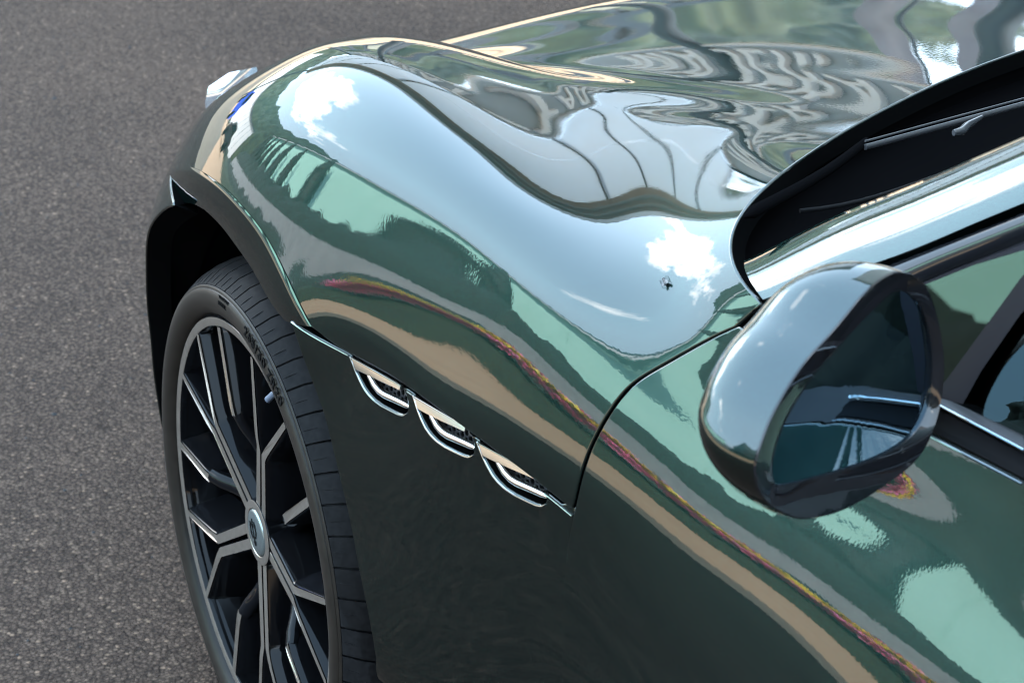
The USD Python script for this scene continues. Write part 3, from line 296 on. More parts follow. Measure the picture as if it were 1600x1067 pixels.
LINER = mat('arch_liner_felt', {'tc': ('texture_coordinate', {}), 'n': ('noise_texture', {'scale': 60.0, 'detail': 4.0}), 'r': ('rgb_ramp', {'ramp': [(.3, (.001, .001, .0012)), (.7, (.003, .003, .0033))]}), 'p': ('principled_bsdf', {'roughness': .8, 'specular_ior_level': .05})}, [('tc.object', 'n.vector'), ('n.fac', 'r.fac'), ('r.color', 'p.base_color')])
WBLACK = simple('wheel_black', (.002, .002, .0023), .04, specular_ior_level=.12)
GLOSS = simple('gloss_black', (.003, .003, .0035), .04)
CHROME = simple('chrome', (.72, .72, .73), .07, 1.0)
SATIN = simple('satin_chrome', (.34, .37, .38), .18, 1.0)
MACHINED = mat('machined_alloy', {'tc': ('texture_coordinate', {}), 'n': ('noise_texture', {'scale': 90.0, 'detail': 3.0}), 'r': ('rgb_ramp', {'ramp': [(.3, (.38, .335, .29)), (.7, (.46, .41, .36))]}), 'p': ('principled_bsdf', {'metallic': .95, 'roughness': .22})}, [('tc.object', 'n.vector'), ('n.fac', 'r.fac'), ('r.color', 'p.base_color')])
RUBBER = mat('tyre_rubber', {'tc': ('texture_coordinate', {}), 'n': ('noise_texture', {'scale': 150.0, 'detail': 5.0}), 'r': ('rgb_ramp', {'ramp': [(.3, (.0035, .0033, .0035)), (.75, (.0085, .0080, .0082))]}), 'b': ('bump', {'strength': .25, 'distance': .001}), 'p': ('principled_bsdf', {'roughness': .6, 'specular_ior_level': .08})}, [('tc.object', 'n.vector'), ('n.fac', 'r.fac'), ('r.color', 'p.base_color'), ('n.fac', 'b.height'), ('b.normal', 'p.normal')])
SIDEWALL = mat('sidewall_rubber', {'tc': ('texture_coordinate', {}), 'n': ('noise_texture', {'scale': 60.0, 'detail': 4.0}), 'r': ('rgb_ramp', {'ramp': [(.3, (.0040, .0029, .0021)), (.75, (.0072, .0053, .0039))]}), 'p': ('principled_bsdf', {'roughness': .42, 'specular_ior_level': .16})}, [('tc.object', 'n.vector'), ('n.fac', 'r.fac'), ('r.color', 'p.base_color')])
LETTER = simple('raised_rubber_letter', (.0015, .0015, .0015), .8, specular_ior_level=.05)
TRIMRUB = simple('grey_rubber_trim', (.016, .0145, .017), .4, specular_ior_level=.3)
STEEL = simple('brake_steel', (.25, .24, .23), .35, 1.0)
CALIPER = simple('black_caliper', (.008, .008, .009), .3)
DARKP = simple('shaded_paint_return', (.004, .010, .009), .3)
HILITE = simple('glint_metal', (.12, .14, .15), .2, 1.0)
BARM = simple('brushed_chrome', (.40, .38, .355), .22, 1.0)
DIVM = simple('divider_trim', (.0035, .003, .0038), .5, specular_ior_level=.08)
WHITE = simple('white_lettering', (.75, .75, .75), .4)
MIRROR = simple('blue_mirror_glass', (.30, .47, .60), .0, 1.0)
CLEAR = mat('clear_lens', {'t': ('transparent_bsdf', {'color': (.92, .93, .94)}), 'g': ('glossy_bsdf', {'roughness': .01, 'color': (1, 1, 1)}), 'f': ('fresnel', {'IOR': 1.5}), 'm': ('mix_closure', {})}, [('f.fac', 'm.fac'), ('t.BSDF', 'm.closure1'), ('g.BSDF', 'm.closure2')], surface='m.closure')
TINT = mat('tinted_glass', {'t': ('transparent_bsdf', {'color': (.10, .12, .12)}), 'g': ('glossy_bsdf', {'roughness': .0, 'color': (.85, .95, .9)}), 'f': ('fresnel', {'IOR': 1.5}), 'm': ('mix_closure', {})}, [('f.fac', 'm.fac'), ('t.BSDF', 'm.closure1'), ('g.BSDF', 'm.closure2')], surface='m.closure')
CABIN = simple('dark_cabin_trim', (.012, .011, .011), .6)

# ---------------------------------------------------------------- ground
ASPHALT = mat('asphalt', {
    'geo': ('geometry', {}),
    'v1': ('voronoi_texture', {'scale': 165.0}), 'c1': ('rgb_ramp', {'ramp': [(0.0, (0.0372, 0.0245, 0.0181)), (0.5, (0.0605, 0.0407, 0.0298)), (0.85, (0.087, 0.059, 0.0426)), (0.97, (0.1043, 0.0716, 0.0505)), (1.0, (0.181, 0.1203, 0.0822))]}),
    'sx': ('separate_color', {}),
    'edge': ('rgb_ramp', {'ramp': [(0.0, (1, 1, 1)), (.30, (1, 1, 1)), (.62, (.42, .42, .42)), (1.0, (.25, .25, .25))]}),
    'm1': ('mix_color', {'blend_type': 'multiply', 'fac': .85}),
    'n1': ('noise_texture', {'scale': 1.3, 'detail': 4.0}), 'r1': ('rgb_ramp', {'ramp': [(.3, (.82, .82, .84)), (.7, (1.15, 1.13, 1.13))]}),
    'm2': ('mix_color', {'blend_type': 'multiply', 'fac': 1.0, 'use_clamp': False}),
    'n2': ('noise_texture', {'scale': 320.0, 'detail': 3.0}), 'h': ('math', {'math_type': 'multiply_add', 'value2': -1.0}),
    'b': ('bump', {'strength': .8, 'distance': .004}),
    'p': ('principled_bsdf', {'roughness': .85, 'specular_ior_level': .08})},
    [('geo.position', 'v1.vector'), ('geo.position', 'n1.vector'), ('geo.position', 'n2.vector'), ('v1.color', 'sx.color'), ('sx.r', 'c1.fac'), ('v1.distance', 'edge.fac'),
     ('c1.color', 'm1.a'), ('edge.color', 'm1.b'), ('n1.fac', 'r1.fac'), ('m1.result', 'm2.a'), ('r1.color', 'm2.b'), ('m2.result', 'p.base_color'),
     ('v1.distance', 'h.value1'), ('n2.fac', 'h.value3'), ('h.value', 'b.height'), ('b.normal', 'p.normal')])
def noisy(name, a, b, scale, rough=.8, bump=0.0):
    nodes = {'geo': ('geometry', {}), 'n': ('noise_texture', {'scale': scale, 'detail': 6.0, 'roughness': .6}), 'r': ('rgb_ramp', {'ramp': [(.3, a), (.7, b)]}), 'p': ('principled_bsdf', {'roughness': rough})}
    links = [('geo.position', 'n.vector'), ('n.fac', 'r.fac'), ('r.color', 'p.base_color')]
    if bump: nodes['b'] = ('bump', {'strength': bump, 'distance': .05}); links += [('n.fac', 'b.height'), ('b.normal', 'p.normal')]
    return mat(name, nodes, links)
TAN = noisy('tan_paving', (.26, .165, .092), (.32, .21, .12), 2.0)
GREYWALL = noisy('grey_concrete', (.20, .215, .23), (.27, .285, .30), 3.0)
LEAF = noisy('dark_conifer_leaf', (.003, .009, .007), (.016, .030, .020), 9.0, .7, .6)
HEDGE = noisy('hedge_leaf', (.003, .009, .006), (.012, .024, .013), 14.0, .7, .6)
GRASSY = noisy('bank_grass', (.005, .012, .004), (.018, .030, .009), 8.0, .8)
FOREST = noisy('forest_leaf', (.004, .010, .004), (.026, .040, .014), .55, .8, .5)
TEAL = noisy('teal_cladding', (.42, .74, .64), (.46, .78, .68), .7, .5)
PALE = noisy('pale_metal_panel', (.52, .54, .56), (.60, .62, .64), .4, .45)
SOFFIT = mat('canopy_membrane', {'d': ('diffuse_bsdf', {'color': (.66, .71, .75)}), 't': ('translucent_bsdf', {'color': (.70, .78, .84)}), 'm': ('mix_closure', {'fac': .5})}, [('d.BSDF', 'm.closure1'), ('t.BSDF', 'm.closure2')], surface='m.closure')
BROWNG = noisy('canopy_edge_metal', (.22, .20, .18), (.27, .25, .23), .6, .5)
DARKM = simple('dark_steel', (.035, .045, .055), .4)
PINK = simple('pink_petal', (.85, .20, .42), .6)
YELLOW = simple('yellow_petal', (.90, .74, .06), .6)
BANNER = noisy('banner_cloth', (.16, .15, .16), (.22, .21, .22), 1.5, .8)
WALLW = noisy('shade_building_render', (.45, .42, .38), (.52, .49, .45), 1.5)
def sheet(x0, y0, x1, y1, z, nx=2, ny=2):
    xs, ys = np.linspace(x0, x1, nx), np.linspace(y0, y1, ny); g = np.stack([*np.meshgrid(xs, ys, indexing='ij')], -1).reshape(-1, 2)
    v = np.c_[g, np.full(len(g), z)]; i = np.arange(nx * ny).reshape(nx, ny)
    f = np.vstack([np.stack([i[:-1, :-1].ravel(), i[1:, :-1].ravel(), i[1:, 1:].ravel()], 1), np.stack([i[:-1, :-1].ravel(), i[1:, 1:].ravel(), i[:-1, 1:].ravel()], 1)])
    return v, f
tag(part('ground', sheet(-400, -400, 400, 400, 0, 3, 3), TAN, smooth=False), 'tan sunlit paving stretching away round the car park', None, None, 'structure')
tag(part('asphalt_yard', sheet(-14, -7, 6.6, 4.2, .004, 3, 3), ASPHALT, smooth=False), 'grey coarse asphalt under and around the car', None, None, 'structure')

GRIT = mat('loose_grit', {'g': ('geometry', {}), 'r': ('rgb_ramp', {'ramp': [(0, (.03, .03, .03)), (.45, (.10, .10, .10)), (.75, (.19, .18, .17)), (.88, (.30, .29, .27)), (.93, (.26, .13, .05)), (.97, (.20, .07, .05)), (1, (.16, .13, .05))]}), 'p': ('principled_bsdf', {'roughness': .8, 'specular_ior_level': .1})}, [('g.random_per_island', 'r.fac'), ('r.color', 'p.base_color')])
gr_n = 2600; rg = np.random.default_rng(11)
gx, gy = rg.uniform(-1.2, 5.5, gr_n), rg.uniform(-2.6, 2.2, gr_n); gs = rg.uniform(.0012, .0036, gr_n) * np.where(rg.random(gr_n) < .06, 1.9, 1)
oct_v = np.array([[1, 0, 0], [0, 1, 0], [-1, 0, 0], [0, -1, 0], [.15, .1, .7], [-.1, -.2, .45]]); oct_f = np.array([[0, 1, 4], [1, 2, 4], [2, 5, 4], [2, 3, 5], [3, 0, 5], [0, 4, 5]])
th_ = rg.uniform(0, 6.28, gr_n); rv = oct_v[None] * (gs[:, None, None] * rg.uniform(.6, 1.4, (gr_n, 6, 1)))
gv = np.stack([gx[:, None] + rv[..., 0] * np.cos(th_)[:, None] - rv[..., 1] * np.sin(th_)[:, None], gy[:, None] + rv[..., 0] * np.sin(th_)[:, None] + rv[..., 1] * np.cos(th_)[:, None], .0045 + rv[..., 2]], -1).reshape(-1, 3)
tag(part('grit', (gv, (np.arange(gr_n)[:, None, None] * 6 + oct_f[None]).reshape(-1, 3)), GRIT, smooth=False), 'loose grit and crumbs scattered over the asphalt', None, None, 'stuff')

# ---------------------------------------------------------------- surroundings: mirrored in the paint, or added for shade and dark reflections
sh = thing('shade_building', 'unseen tall rendered building added to shade the yard', 'building', (0, 0, 0))  # out of view, added to cast the shade over car and yard
part('wall', box((-16, -14, 0), (2.2, -3.2, 9.2), .02), WALLW, sh)
part('roof', box((-16.3, -14.3, 9.2), (2.4, -3.0, 9.5), .03), BROWNG, sh)
for i in range(6):
    x = -14.5 + i * 2.7
    part('window', box((x, -3.2, .4), (x + 2.2, -3.14, 3.2), .01), GLOSS, sh)
    part('frame', cat_(box((x - .06, -3.2, .34), (x, -3.10, 3.26)), box((x + 2.2, -3.2, .34), (x + 2.26, -3.10, 3.26)), box((x, -3.2, 3.2), (x + 2.2, -3.10, 3.26)), box((x, -3.2, .34), (x + 2.2, -3.10, .40))), DARKM, sh)

cp = thing('canopy', 'open steel canopy with pale panelled ceiling and lettered fascia', 'canopy', (0, 0, 0))
CX0, CX1, CY0, CY1 = 9.1, 21.0, -9.3, -2.9
def cx(y, t): return (3.0 + (CY1 - y) * .955) * (1 - t) + CX1 * t          # the roof is skewed at its near end
def quad_box(y0, y1, t0, t1, z0, z1, g=0.0):
    p = [(cx(y, t) + s_ * g, y) for y, t, s_ in ((y0, t0, 1), (y0, t1, -1), (y1, t1, -1), (y1, t0, 1))]
    return trimesh.convex.convex_hull(np.array([(x, y, z) for x, y in p for z in (z0, z1)]))
nb = 5
for i in range(nb):
    for j in range(2):
        c0, c1 = CY0 + (CY1 - .8 - CY0) * j / 2, CY0 + (CY1 - .8 - CY0) * (j + 1) / 2
        part('ceiling_panel', quad_box(c0 + .02, c1 - .02, i / nb, (i + 1) / nb, 5.02, 5.03, .03), SOFFIT, cp)
for i in range(nb + 1):
    t = i / nb
    part('rafter', trimesh.convex.convex_hull(np.array([(cx(y, t) + d, y, z) for y in (CY0, CY1 - .8) for d in (-.03, .03) for z in (4.97, 5.2)])), DARKM, cp)
yb = CY1 - .8
part('edge_beam', cat_(quad_box(yb, yb + .3, 0, 1, 4.95, 5.6), quad_box(yb + .3, yb + .55, 0, 1, 5.1, 5.6), quad_box(yb + .55, CY1, 0, 1, 5.25, 5.6)), BROWNG, cp)
part('fascia', box((CX0, CY0 - .2, 3.4), (CX1, CY0, 5.0)), simple('fascia_grey', (.30, .325, .35), .4), cp)
part('fascia_rail', cat_(box((CX0, CY0, 3.36), (CX1, CY0 + .12, 3.46)), box((CX0, CY0, 4.84), (CX1, CY0 + .10, 4.92))), PALE, cp)
pen = 18.2
for ch in 'MASERATI':
    t = meshkit.text_mesh(ch, .98, .12, True); w = t.bounds[1, 0] - t.bounds[0, 0]
    t.apply_translation([-t.bounds[0, 0], 0, 0])
    part('letter', placed(t, frame((pen, CY0 + .02, 3.68), (-1, 0, 0), (0, 0, 1), (0, 1, 0))), WHITE, cp, smooth=False)
    pen -= w + .22
for x, y in ((9.4, -9.2), (15.6, -9.2), (20.7, -9.2), (20.7, -3.6)):
    part('column', placed(lathe([(.16, 0), (.16, 5.0)], 16), frame((x, y, 0), (1, 0, 0), (0, 1, 0), (0, 0, 1))), DARKM, cp)

tb = thing('teal_building', 'long low building clad in pale teal sheet, dark roof edge', 'building', (0, 0, 0))
for i in range(12):
    x = 0 + i * 4.0
    part('wall', box((x + .02, 18.0, 0), (x + 3.98, 18.3, 6.3)), TEAL, tb)
part('roof_edge', box((-.3, 17.7, 6.3), (48.3, 18.6, 6.48)), DARKM, tb)
part('gutter', box((-.3, 17.5, 6.12), (48.3, 17.7, 6.28)), PALE, tb)
part('core', box((0, 18.3, 0), (48, 26, 6.25)), TEAL, tb)

def cone_tree(h, r, seed, n=40, rows=34):
    th = np.linspace(0, 2 * np.pi, n, endpoint=False); z = np.linspace(0, 1, rows)
    prof = np.interp(z, [0, .06, .18, .45, .75, .93, 1], [.55, .9, 1.0, .78, .42, .14, .01])
    Z, T = np.meshgrid(z, th, indexing='ij')
    P = np.stack([np.cos(T) * 2.2, np.sin(T) * 2.2, Z * 9], -1)
    k = .72 + .62 * meshkit.fbm(P * 1.4 + seed * 17.3, 3, seed) * 1.0
    R = r * prof[:, None] * k
    v = np.stack([R * np.cos(T), R * np.sin(T), .25 + Z * (h - .25) + .15 * (meshkit.noise(P * 2.7 + seed, seed) - .5)], -1).reshape(-1, 3); f = []
    for i in range(rows - 1):
        a = i * n + np.arange(n); b = i * n + (np.arange(n) + 1) % n
        f += [np.stack([a, b, b + n], 1), np.stack([a, b + n, a + n], 1)]
    return trimesh.Trimesh(v, np.vstack(f), process=False)
TRUNK = simple('bark', (.06, .045, .035), .9)
ORD = ['first', 'second', 'third', 'fourth', 'fifth', 'sixth', 'seventh', 'eighth', 'last']
tx = [16.5, 22.5, 27.6, 31.6, 35.2, 38.4, 41.2, 43.8, 46.2]
for i, x in enumerate(tx):
    h, r = 5.7 + .4 * math.sin(i * 2.3), .55 + .06 * math.cos(i * 1.7)
    ct = thing('conifer_tree', ORD[i] + ' conifer from the near end of the row before the teal building', 'tree', (x, 16.4, 1.5), 0, 'conifers before the teal building')
    part('crown', cone_tree(h - .9, r, i + 1), LEAF, ct, smooth=60); part('trunk', lathe([(.10, -.9), (.08, .6)], 10), TRUNK, ct)

def hummock(x0, x1, y0, y1, z0, h, seed, step=.25, rough=.35):
    nx, ny = max(3, int((x1 - x0) / step)), 9
    u, v = np.meshgrid(np.linspace(x0, x1, nx), np.linspace(0, 1, ny), indexing='ij')
    prof = np.sin(np.clip(v, 0, 1) * np.pi) ** .35
    nz = meshkit.fbm(np.stack([u * 1.6, v * 4 + seed, 0 * u], -1), 3, seed)
    P = np.stack([u, y0 + (y1 - y0) * v, z0 + h * prof * (1 - rough + 2 * rough * nz)], -1).reshape(-1, 3)
    i = np.arange(nx * ny).reshape(nx, ny)
    f = np.vstack([np.stack([i[:-1, :-1].ravel(), i[1:, :-1].ravel(), i[1:, 1:].ravel()], 1), np.stack([i[:-1, :-1].ravel(), i[1:, 1:].ravel(), i[:-1, 1:].ravel()], 1)])
    return trimesh.Trimesh(P, f, process=False)
tag(part('grass_verge', hummock(-10, 50, 9.0, 10.9, 0, .46, 3), GRASSY, smooth=True), 'low green verge along the far edge of the tan paving', 'verge', None, 'stuff')
def petals(y0, y1, z, n, seed):
    r = np.random.default_rng(seed); c = np.stack([r.uniform(4.2, 9.3, n), r.uniform(y0, y1, n), z + r.uniform(-.05, .07, n)], 1)
    d = r.uniform(.07, .12, (n, 1, 1)); k = np.array([[-1, -1, 0], [1, -1, .3], [1, 1, 0], [-1, 1, .3]])[None] * d + r.normal(0, .02, (n, 4, 3))
    v = (c[:, None] + k + np.array([0, 0, .02])).reshape(-1, 3); i = np.arange(n)[:, None] * 4
    return trimesh.Trimesh(v, np.vstack([i + [0, 1, 2], i + [0, 2, 3]]), process=False)
tag(part('pink_flowers', cat_(petals(9.4, 9.5, .56, 340, 1), petals(10.2, 10.3, .70, 300, 3)), PINK, smooth=False), 'two lines of pink flowers along the verge', 'flowers', None, 'stuff')
tag(part('yellow_flowers', petals(9.65, 10.1, .66, 1000, 2), YELLOW, smooth=False), 'line of yellow flowers between the pink ones', 'flowers', None, 'stuff')
tag(part('low_hedge', hummock(-10, 48, 10.9, 12.2, 0, .74, 5), HEDGE, smooth=True), 'low dark hedge behind the flower bed', 'hedge', None, 'stuff')
rw = thing('retaining_wall', 'grey concrete retaining wall below the conifers', 'wall')
for i in range(15): part('wall_block', box((-10 + i * 4 + .01, 13.4, 0), (-6 + i * 4 - .01, 13.8, 1.45)), GREYWALL, rw)
tag(part('planting_bank', hummock(-10, 52, 13.8, 17.6, .9, 1.70, 9), HEDGE, smooth=True), 'planted bank at the foot of the conifers', 'bank', None, 'stuff')

pb = thing('panel_building', 'long pale building of ribbed metal panels beyond the forecourt', 'building')
for i in range(16):
    y = -22 + i * 2.2
    part('wall_panel', box((56, y + .06, 0), (56.4, y + 2.14, 4.6)), PALE, pb)
part('joint_backing', box((56.15, -22, 0), (56.5, 13.2, 4.55)), DARKM, pb); part('roof_edge', box((55.8, -22.3, 4.6), (58, 13.5, 4.85)), DARKM, pb)
BLUE = simple('blue_paint', (.02, .06, .42), .3, .2, coat_weight=1.0)
for i, (x, y, h, r) in enumerate(((-5.5, 12.5, 8.5, 3.0), (-11.0, 13.2, 9.4, 3.3), (-17.0, 12.4, 8.8, 3.1), (-23.5, 13.0, 9.6, 3.4))):  # unseen trees, added to darken what window and mirror reflect
    bt = thing('added_dark_tree', ('nearest', 'second', 'third', 'farthest')[i] + ' broad tree added behind the car to darken the window reflection', 'tree', (x, y, 0), 0, 'trees added to darken the window reflection')
    part('crown', cone_tree(h, r, 31 + i), LEAF, bt, smooth=60); part('trunk', lathe([(.22, 0), (.16, 1.2)], 10), TRUNK, bt)
CREAM = noisy('cream_panel', (.42, .36, .25), (.48, .42, .30), 1.0)
gp_ = thing('glazed_pavilion', 'low dark framed pavilion with cream panels beyond the canopy', 'building')
for i in range(9):
    x = 11.0 + i * 2.6; part('column', box((x, -15.3, 0), (x + .34, -15.0, 3.0)), DARKM, gp_)
    if i in (1, 2, 5): part('panel', box((x + .34, -15.2, .5), (x + 2.6, -15.1, 1.9)), CREAM, gp_)
part('beam', box((10.8, -15.35, 3.0), (32.2, -14.95, 3.35)), DARKM, gp_); part('plinth', box((10.8, -15.35, 0), (32.2, -14.95, .35)), DARKM, gp_)
def small_car(name, label, x, y, rz, paint):
    t = thing(name, label, 'car', (x, y, 0), rz)
    prof = [(-2.1, .35), (-2.15, .6), (-2.05, .85), (-1.5, .92), (-.9, 1.38), (.5, 1.42), (1.1, 1.0), (1.9, .82), (2.15, .6), (2.1, .3)]
    b = trimesh.creation.extrude_polygon(sg.Polygon(prof).buffer(.06), 1.7); b.apply_transform(frame((0, .85, 0), (1, 0, 0), (0, 0, 1), (0, -1, 0)))
    part('body', b, paint, t)
    wn = trimesh.creation.extrude_polygon(sg.Polygon([(-1.35, .98), (-.85, 1.34), (.45, 1.37), (.9, 1.02)]), 1.84); wn.apply_transform(frame((0, .92, 0), (1, 0, 0), (0, 0, 1), (0, -1, 0)))
    part('window', wn, GLOSS, t)
    for sx_ in (-1.35, 1.35):
        for sy_ in (-.8, .8):
            w = trimesh.creation.cylinder(.32, .22, sections=24); w.apply_transform(frame((sx_, sy_, .32), (1, 0, 0), (0, 0, 1), (0, -1, 0))); part('wheel', w, RUBBER, t)
    for sy_ in (-.6, .6): part('headlight', placed(trimesh.creation.icosphere(2, .12), frame((2.12, sy_, .68), (1, 0, 0), (0, 1, 0), (0, 0, 1))), CHROME, t)
small_car('parked_car', 'blue hatchback parked beyond the tan paving', 26.0, -2.5, 95, BLUE)
small_car('parked_car', 'dark saloon parked farther along from the blue hatchback', 29.0, 3.0, 80, simple('dark_paint', (.02, .022, .026), .3, .3, coat_weight=1.0))
tag(part('far_hedge', hummock(-30, 12, 0, 1.4, 0, .5, 15).apply_transform(frame((46, 0, 0), (0, 1, 0), (-1, 0, 0), (0, 0, 1))), HEDGE, smooth=True), 'low hedge before the pale panel building', 'hedge', None, 'stuff')

def hills():
    az = np.radians(np.linspace(-95, 60, 620)); rr = np.linspace(70, 150, 40)
    A, R_ = np.meshgrid(az, rr, indexing='ij'); x, y = R_ * np.cos(A), R_ * np.sin(A)
    ramp = np.clip((R_ - 70) / 60, 0, 1) ** .6
    big = .62 + .75 * meshkit.fbm(np.stack([A * 4, R_ * .012, 0 * A], -1), 3, 4)
    lump = meshkit.fbm(np.stack([x * .22, y * .22, 0 * x], -1), 3, 8)
    z = -.4 + ramp * 22 * big + (lump - .4) * 6.5 * np.clip(ramp * 4, 0, 1)
    n, k = A.shape; i = np.arange(n * k).reshape(n, k)
    f = np.vstack([np.stack([i[:-1, :-1].ravel(), i[1:, :-1].ravel(), i[1:, 1:].ravel()], 1), np.stack([i[:-1, :-1].ravel(), i[1:, 1:].ravel(), i[:-1, 1:].ravel()], 1)])
    return trimesh.Trimesh(np.stack([x, y, z], -1).reshape(-1, 3), f, process=False)
tag(part('hills', hills(), FOREST, smooth=True), 'wooded green hills beyond the buildings', None, None, 'structure')
for i, (x, y) in enumerate(((12.9, -11.2), (11.7, -11.6), (10.5, -12.0), (9.2, -12.2))):
    fl = thing('banner', ORD[i] + ' grey cloth banner on a pole, counted from the canopy', 'banner', (x, y, 0), 0, 'banners beside the canopy')
    part('pole', lathe([(.04, 0), (.035, 4.2), (0, 4.22)], 10), DARKM, fl)
    g = np.linspace(0, 1, 12); cl = np.array([[(.04 + .8 * u, .05 * math.sin(u * 5 + v * 3 + i), 4.1 - 2.6 * v) for u in g] for v in g])
    part('cloth', strip(*cl), BANNER, fl)

# ---------------------------------------------------------------- the car
car = thing('sports_car', 'dark green metallic sports coupe, its left front wing and wheel nearest', 'car')
def xp_of(*pairs): return np.array(pairs, float)
lowx = HOOD_LOW[::-1]                       # from the arch back to the door
PF = CREASE[-1, 1] + .02                    # angle at which bumper and bonnet meet at the front
sh_top = SHUT[:SHUT_K + 1]
gapv = np.array([.0035, 0])
hood_poly = np.vstack([CREASE, [[CREASE[-1, 0] + .02, PF]], [[.80, PF]], [[.80, math.radians(146)], [-.52, math.radians(146)]], xp_of((-.54, math.radians(135))),
                       HOOD_REAR, sh_top + gapv, HOOD_LOW + np.array([0, .0045])])
mh, nh = panel(hood_poly, 0, .0085, mirror=True, depth=.016)
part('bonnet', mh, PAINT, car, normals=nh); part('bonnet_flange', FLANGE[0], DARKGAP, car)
# wheel arch lip: a vertical band below the crease, then folded inward
cr = skin(resample(CREASE, 90))[0]; opn = resample(OPENING, 90)
lip_top = cr + np.array([0, .0008, 0]); opn = opn + np.array([0, .0035, 0]); mids = [lip_top * (1 - t) + opn * t + np.array([0, b_, 0]) for t, b_ in ((.06, .0016), (.14, .0026), (.3, .0032), (.55, .0028), (.8, .0016))]
inn = opn + np.array([0, -.004, .004]); back = opn + np.array([0, -.05, .006])
part('arch_lip', strip(lip_top, *mids, opn, inn, back), PAINT, car, smooth=50)
# panel behind the wheel
tr = TRIM.copy()
shl = SHUT[SHUT_K:]
pp = np.vstack([PANEL_EDGE, [[PANEL_EDGE[-1, 0] - .002, math.radians(-40)]], [[shl[-1, 0] + .004, math.radians(-40)]], (shl + gapv)[::-1], TRIM[::-1][1:]])
def at_trim(rel, k):
    """(x, z) offsets from the head of vent k -> points and normals on the skin."""
    rel = np.asarray(rel, float); x = VENT_BASE[k, 0] + rel[:, 0]; z = VENT_BASE[k, 1] + rel[:, 1]
    ps = np.full(len(x), .45)
    for _ in range(30):
        P, _n = skin(np.stack([x, ps], 1)); ps = ps + (z - P[:, 2]) / .5
    return np.stack([x, ps], 1)
def grow(rel, d):
    g = sg.Polygon(rel).buffer(d, join_style=1); g = np.asarray(g.exterior.simplify(.0004).coords)[:-1]; return g
POFF = -.004
mp, npn = panel(pp, POFF, .010, depth=.012, holes=[at_trim(grow(VENT_OUT, .0005), k) for k in range(3)])
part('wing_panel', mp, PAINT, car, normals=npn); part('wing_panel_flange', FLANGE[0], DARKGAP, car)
flw = resample(PANEL_EDGE, 60); fp, fn_ = skin(flw, POFF)
part('wing_flange', strip(fp + np.array([.0022, 0, 0]) - .002 * fn_, fp + np.array([.004, -.010, 0]), fp + np.array([-.004, -.045, 0])), PAINT, car)
# satin tube standing in for the sky glint on that panel's rounded top
def on(xp, off): return skin(xp, off)[0]
segs = []
tp = on(TRIM, POFF + .0015)
cuts = [0] + [int(np.argmin(np.abs(TRIM[:, 0] - VENT_BASE[k, 0]))) for k in range(3)]
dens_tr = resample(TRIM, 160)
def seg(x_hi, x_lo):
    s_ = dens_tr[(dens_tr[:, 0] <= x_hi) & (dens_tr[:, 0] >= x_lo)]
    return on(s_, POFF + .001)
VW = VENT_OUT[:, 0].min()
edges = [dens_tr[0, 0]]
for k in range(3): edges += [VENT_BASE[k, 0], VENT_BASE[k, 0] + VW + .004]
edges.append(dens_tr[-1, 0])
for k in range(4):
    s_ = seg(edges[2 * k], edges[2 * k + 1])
    if len(s_) > 2: part('edge_glint_strip', tube(s_, .0013, 8), SATIN, car)
HEXM = simple('grille_black', (.010, .010, .011), .35)
for k in range(3):
    base = str(car.GetPath()); vp = UsdGeom.Xform.Define(stage, base + '/' + numbered(base, 'side_vent')).GetPrim()
    xpv = at_trim(resample(np.vstack([VENT_OUT, VENT_OUT[:1]]), 60)[:-1], k)
    rim0, nn = skin(xpv, POFF)
    bz, bzn = skin(at_trim(resample(VENT_OUT[:12], 44), k), POFF); part('bezel', tube(bz + .0006 * bzn, np.r_[np.full(40, .0013), .0012, .001, .0008, .0004], 8), SATIN, vp)
    cen = rim0.mean(0); nrm = nn.mean(0) / np.linalg.norm(nn.mean(0))
    inner = rim0 + (cen - rim0) * .06 - nrm * .024
    cap = trimesh.Trimesh(np.vstack([inner, inner.mean(0)]), [[i, (i + 1) % len(inner), len(inner)] for i in range(len(inner))], process=False)
    part('recess', cat_(strip(rim0 - .0005 * nn, rim0 - .004 * nrm, inner, closed=True), cap), GLOSS, vp)
    # chrome bar along the top
    bx = at_trim(VENT_BAR, k); b0, bn = skin(bx, POFF + .001)
    lowr = np.array([0, 0, 1, 1, 1, 1.0])[:, None]
    bar = trimesh.convex.convex_hull(np.vstack([b0 + bn * (.0008 + .0016 * lowr), b0 - .006 * bn]))
    part('top_bar', bar, BARM, vp, smooth=20); part('top_bar_edge', tube(resample(b0[:2] + bn[:2] * .0014, 12), .0009, 8), CHROME, vp)
    hk = resample(VENT_HOOK, 40); hp, hn = skin(at_trim(hk, k), POFF - .006)
    prof_r = np.interp(np.linspace(0, 1, 40), [0, .1, .5, .9, 1], [.0022, .0044, .0048, .0042, .0026])
    part('chrome_hook', tube(hp, prof_r, 10), CHROME, vp, smooth=60)
    # honeycomb mesh
    vin = sg.Polygon(VENT_IN); cells = []
    s_ = .0048
    for a in range(-2, 30):
        for b_ in range(-24, 4):
            cx_, cy_ = -a * s_ * 1.5, b_ * s_ * math.sqrt(3) + (a % 2) * s_ * math.sqrt(3) / 2
            if vin.contains(sg.Point(cx_, cy_)): cells.append(sg.Polygon([(cx_ + s_ * .74 * math.cos(q), cy_ + s_ * .74 * math.sin(q)) for q in np.arange(6) * np.pi / 3]))
    plate = vin.buffer(-.0005).difference(shapely.union_all(cells))
    gm = trimesh.creation.extrude_polygon(plate if plate.geom_type == 'Polygon' else max(plate.geoms, key=lambda g: g.area), .003)
    gv = gm.vertices.copy(); gp, gn = skin(at_trim(gv[:, :2], k), POFF - .012)
    part('mesh_grille', trimesh.Trimesh(gp - gv[:, 2:] * gn, gm.faces, process=False), HEXM, vp, smooth=False)
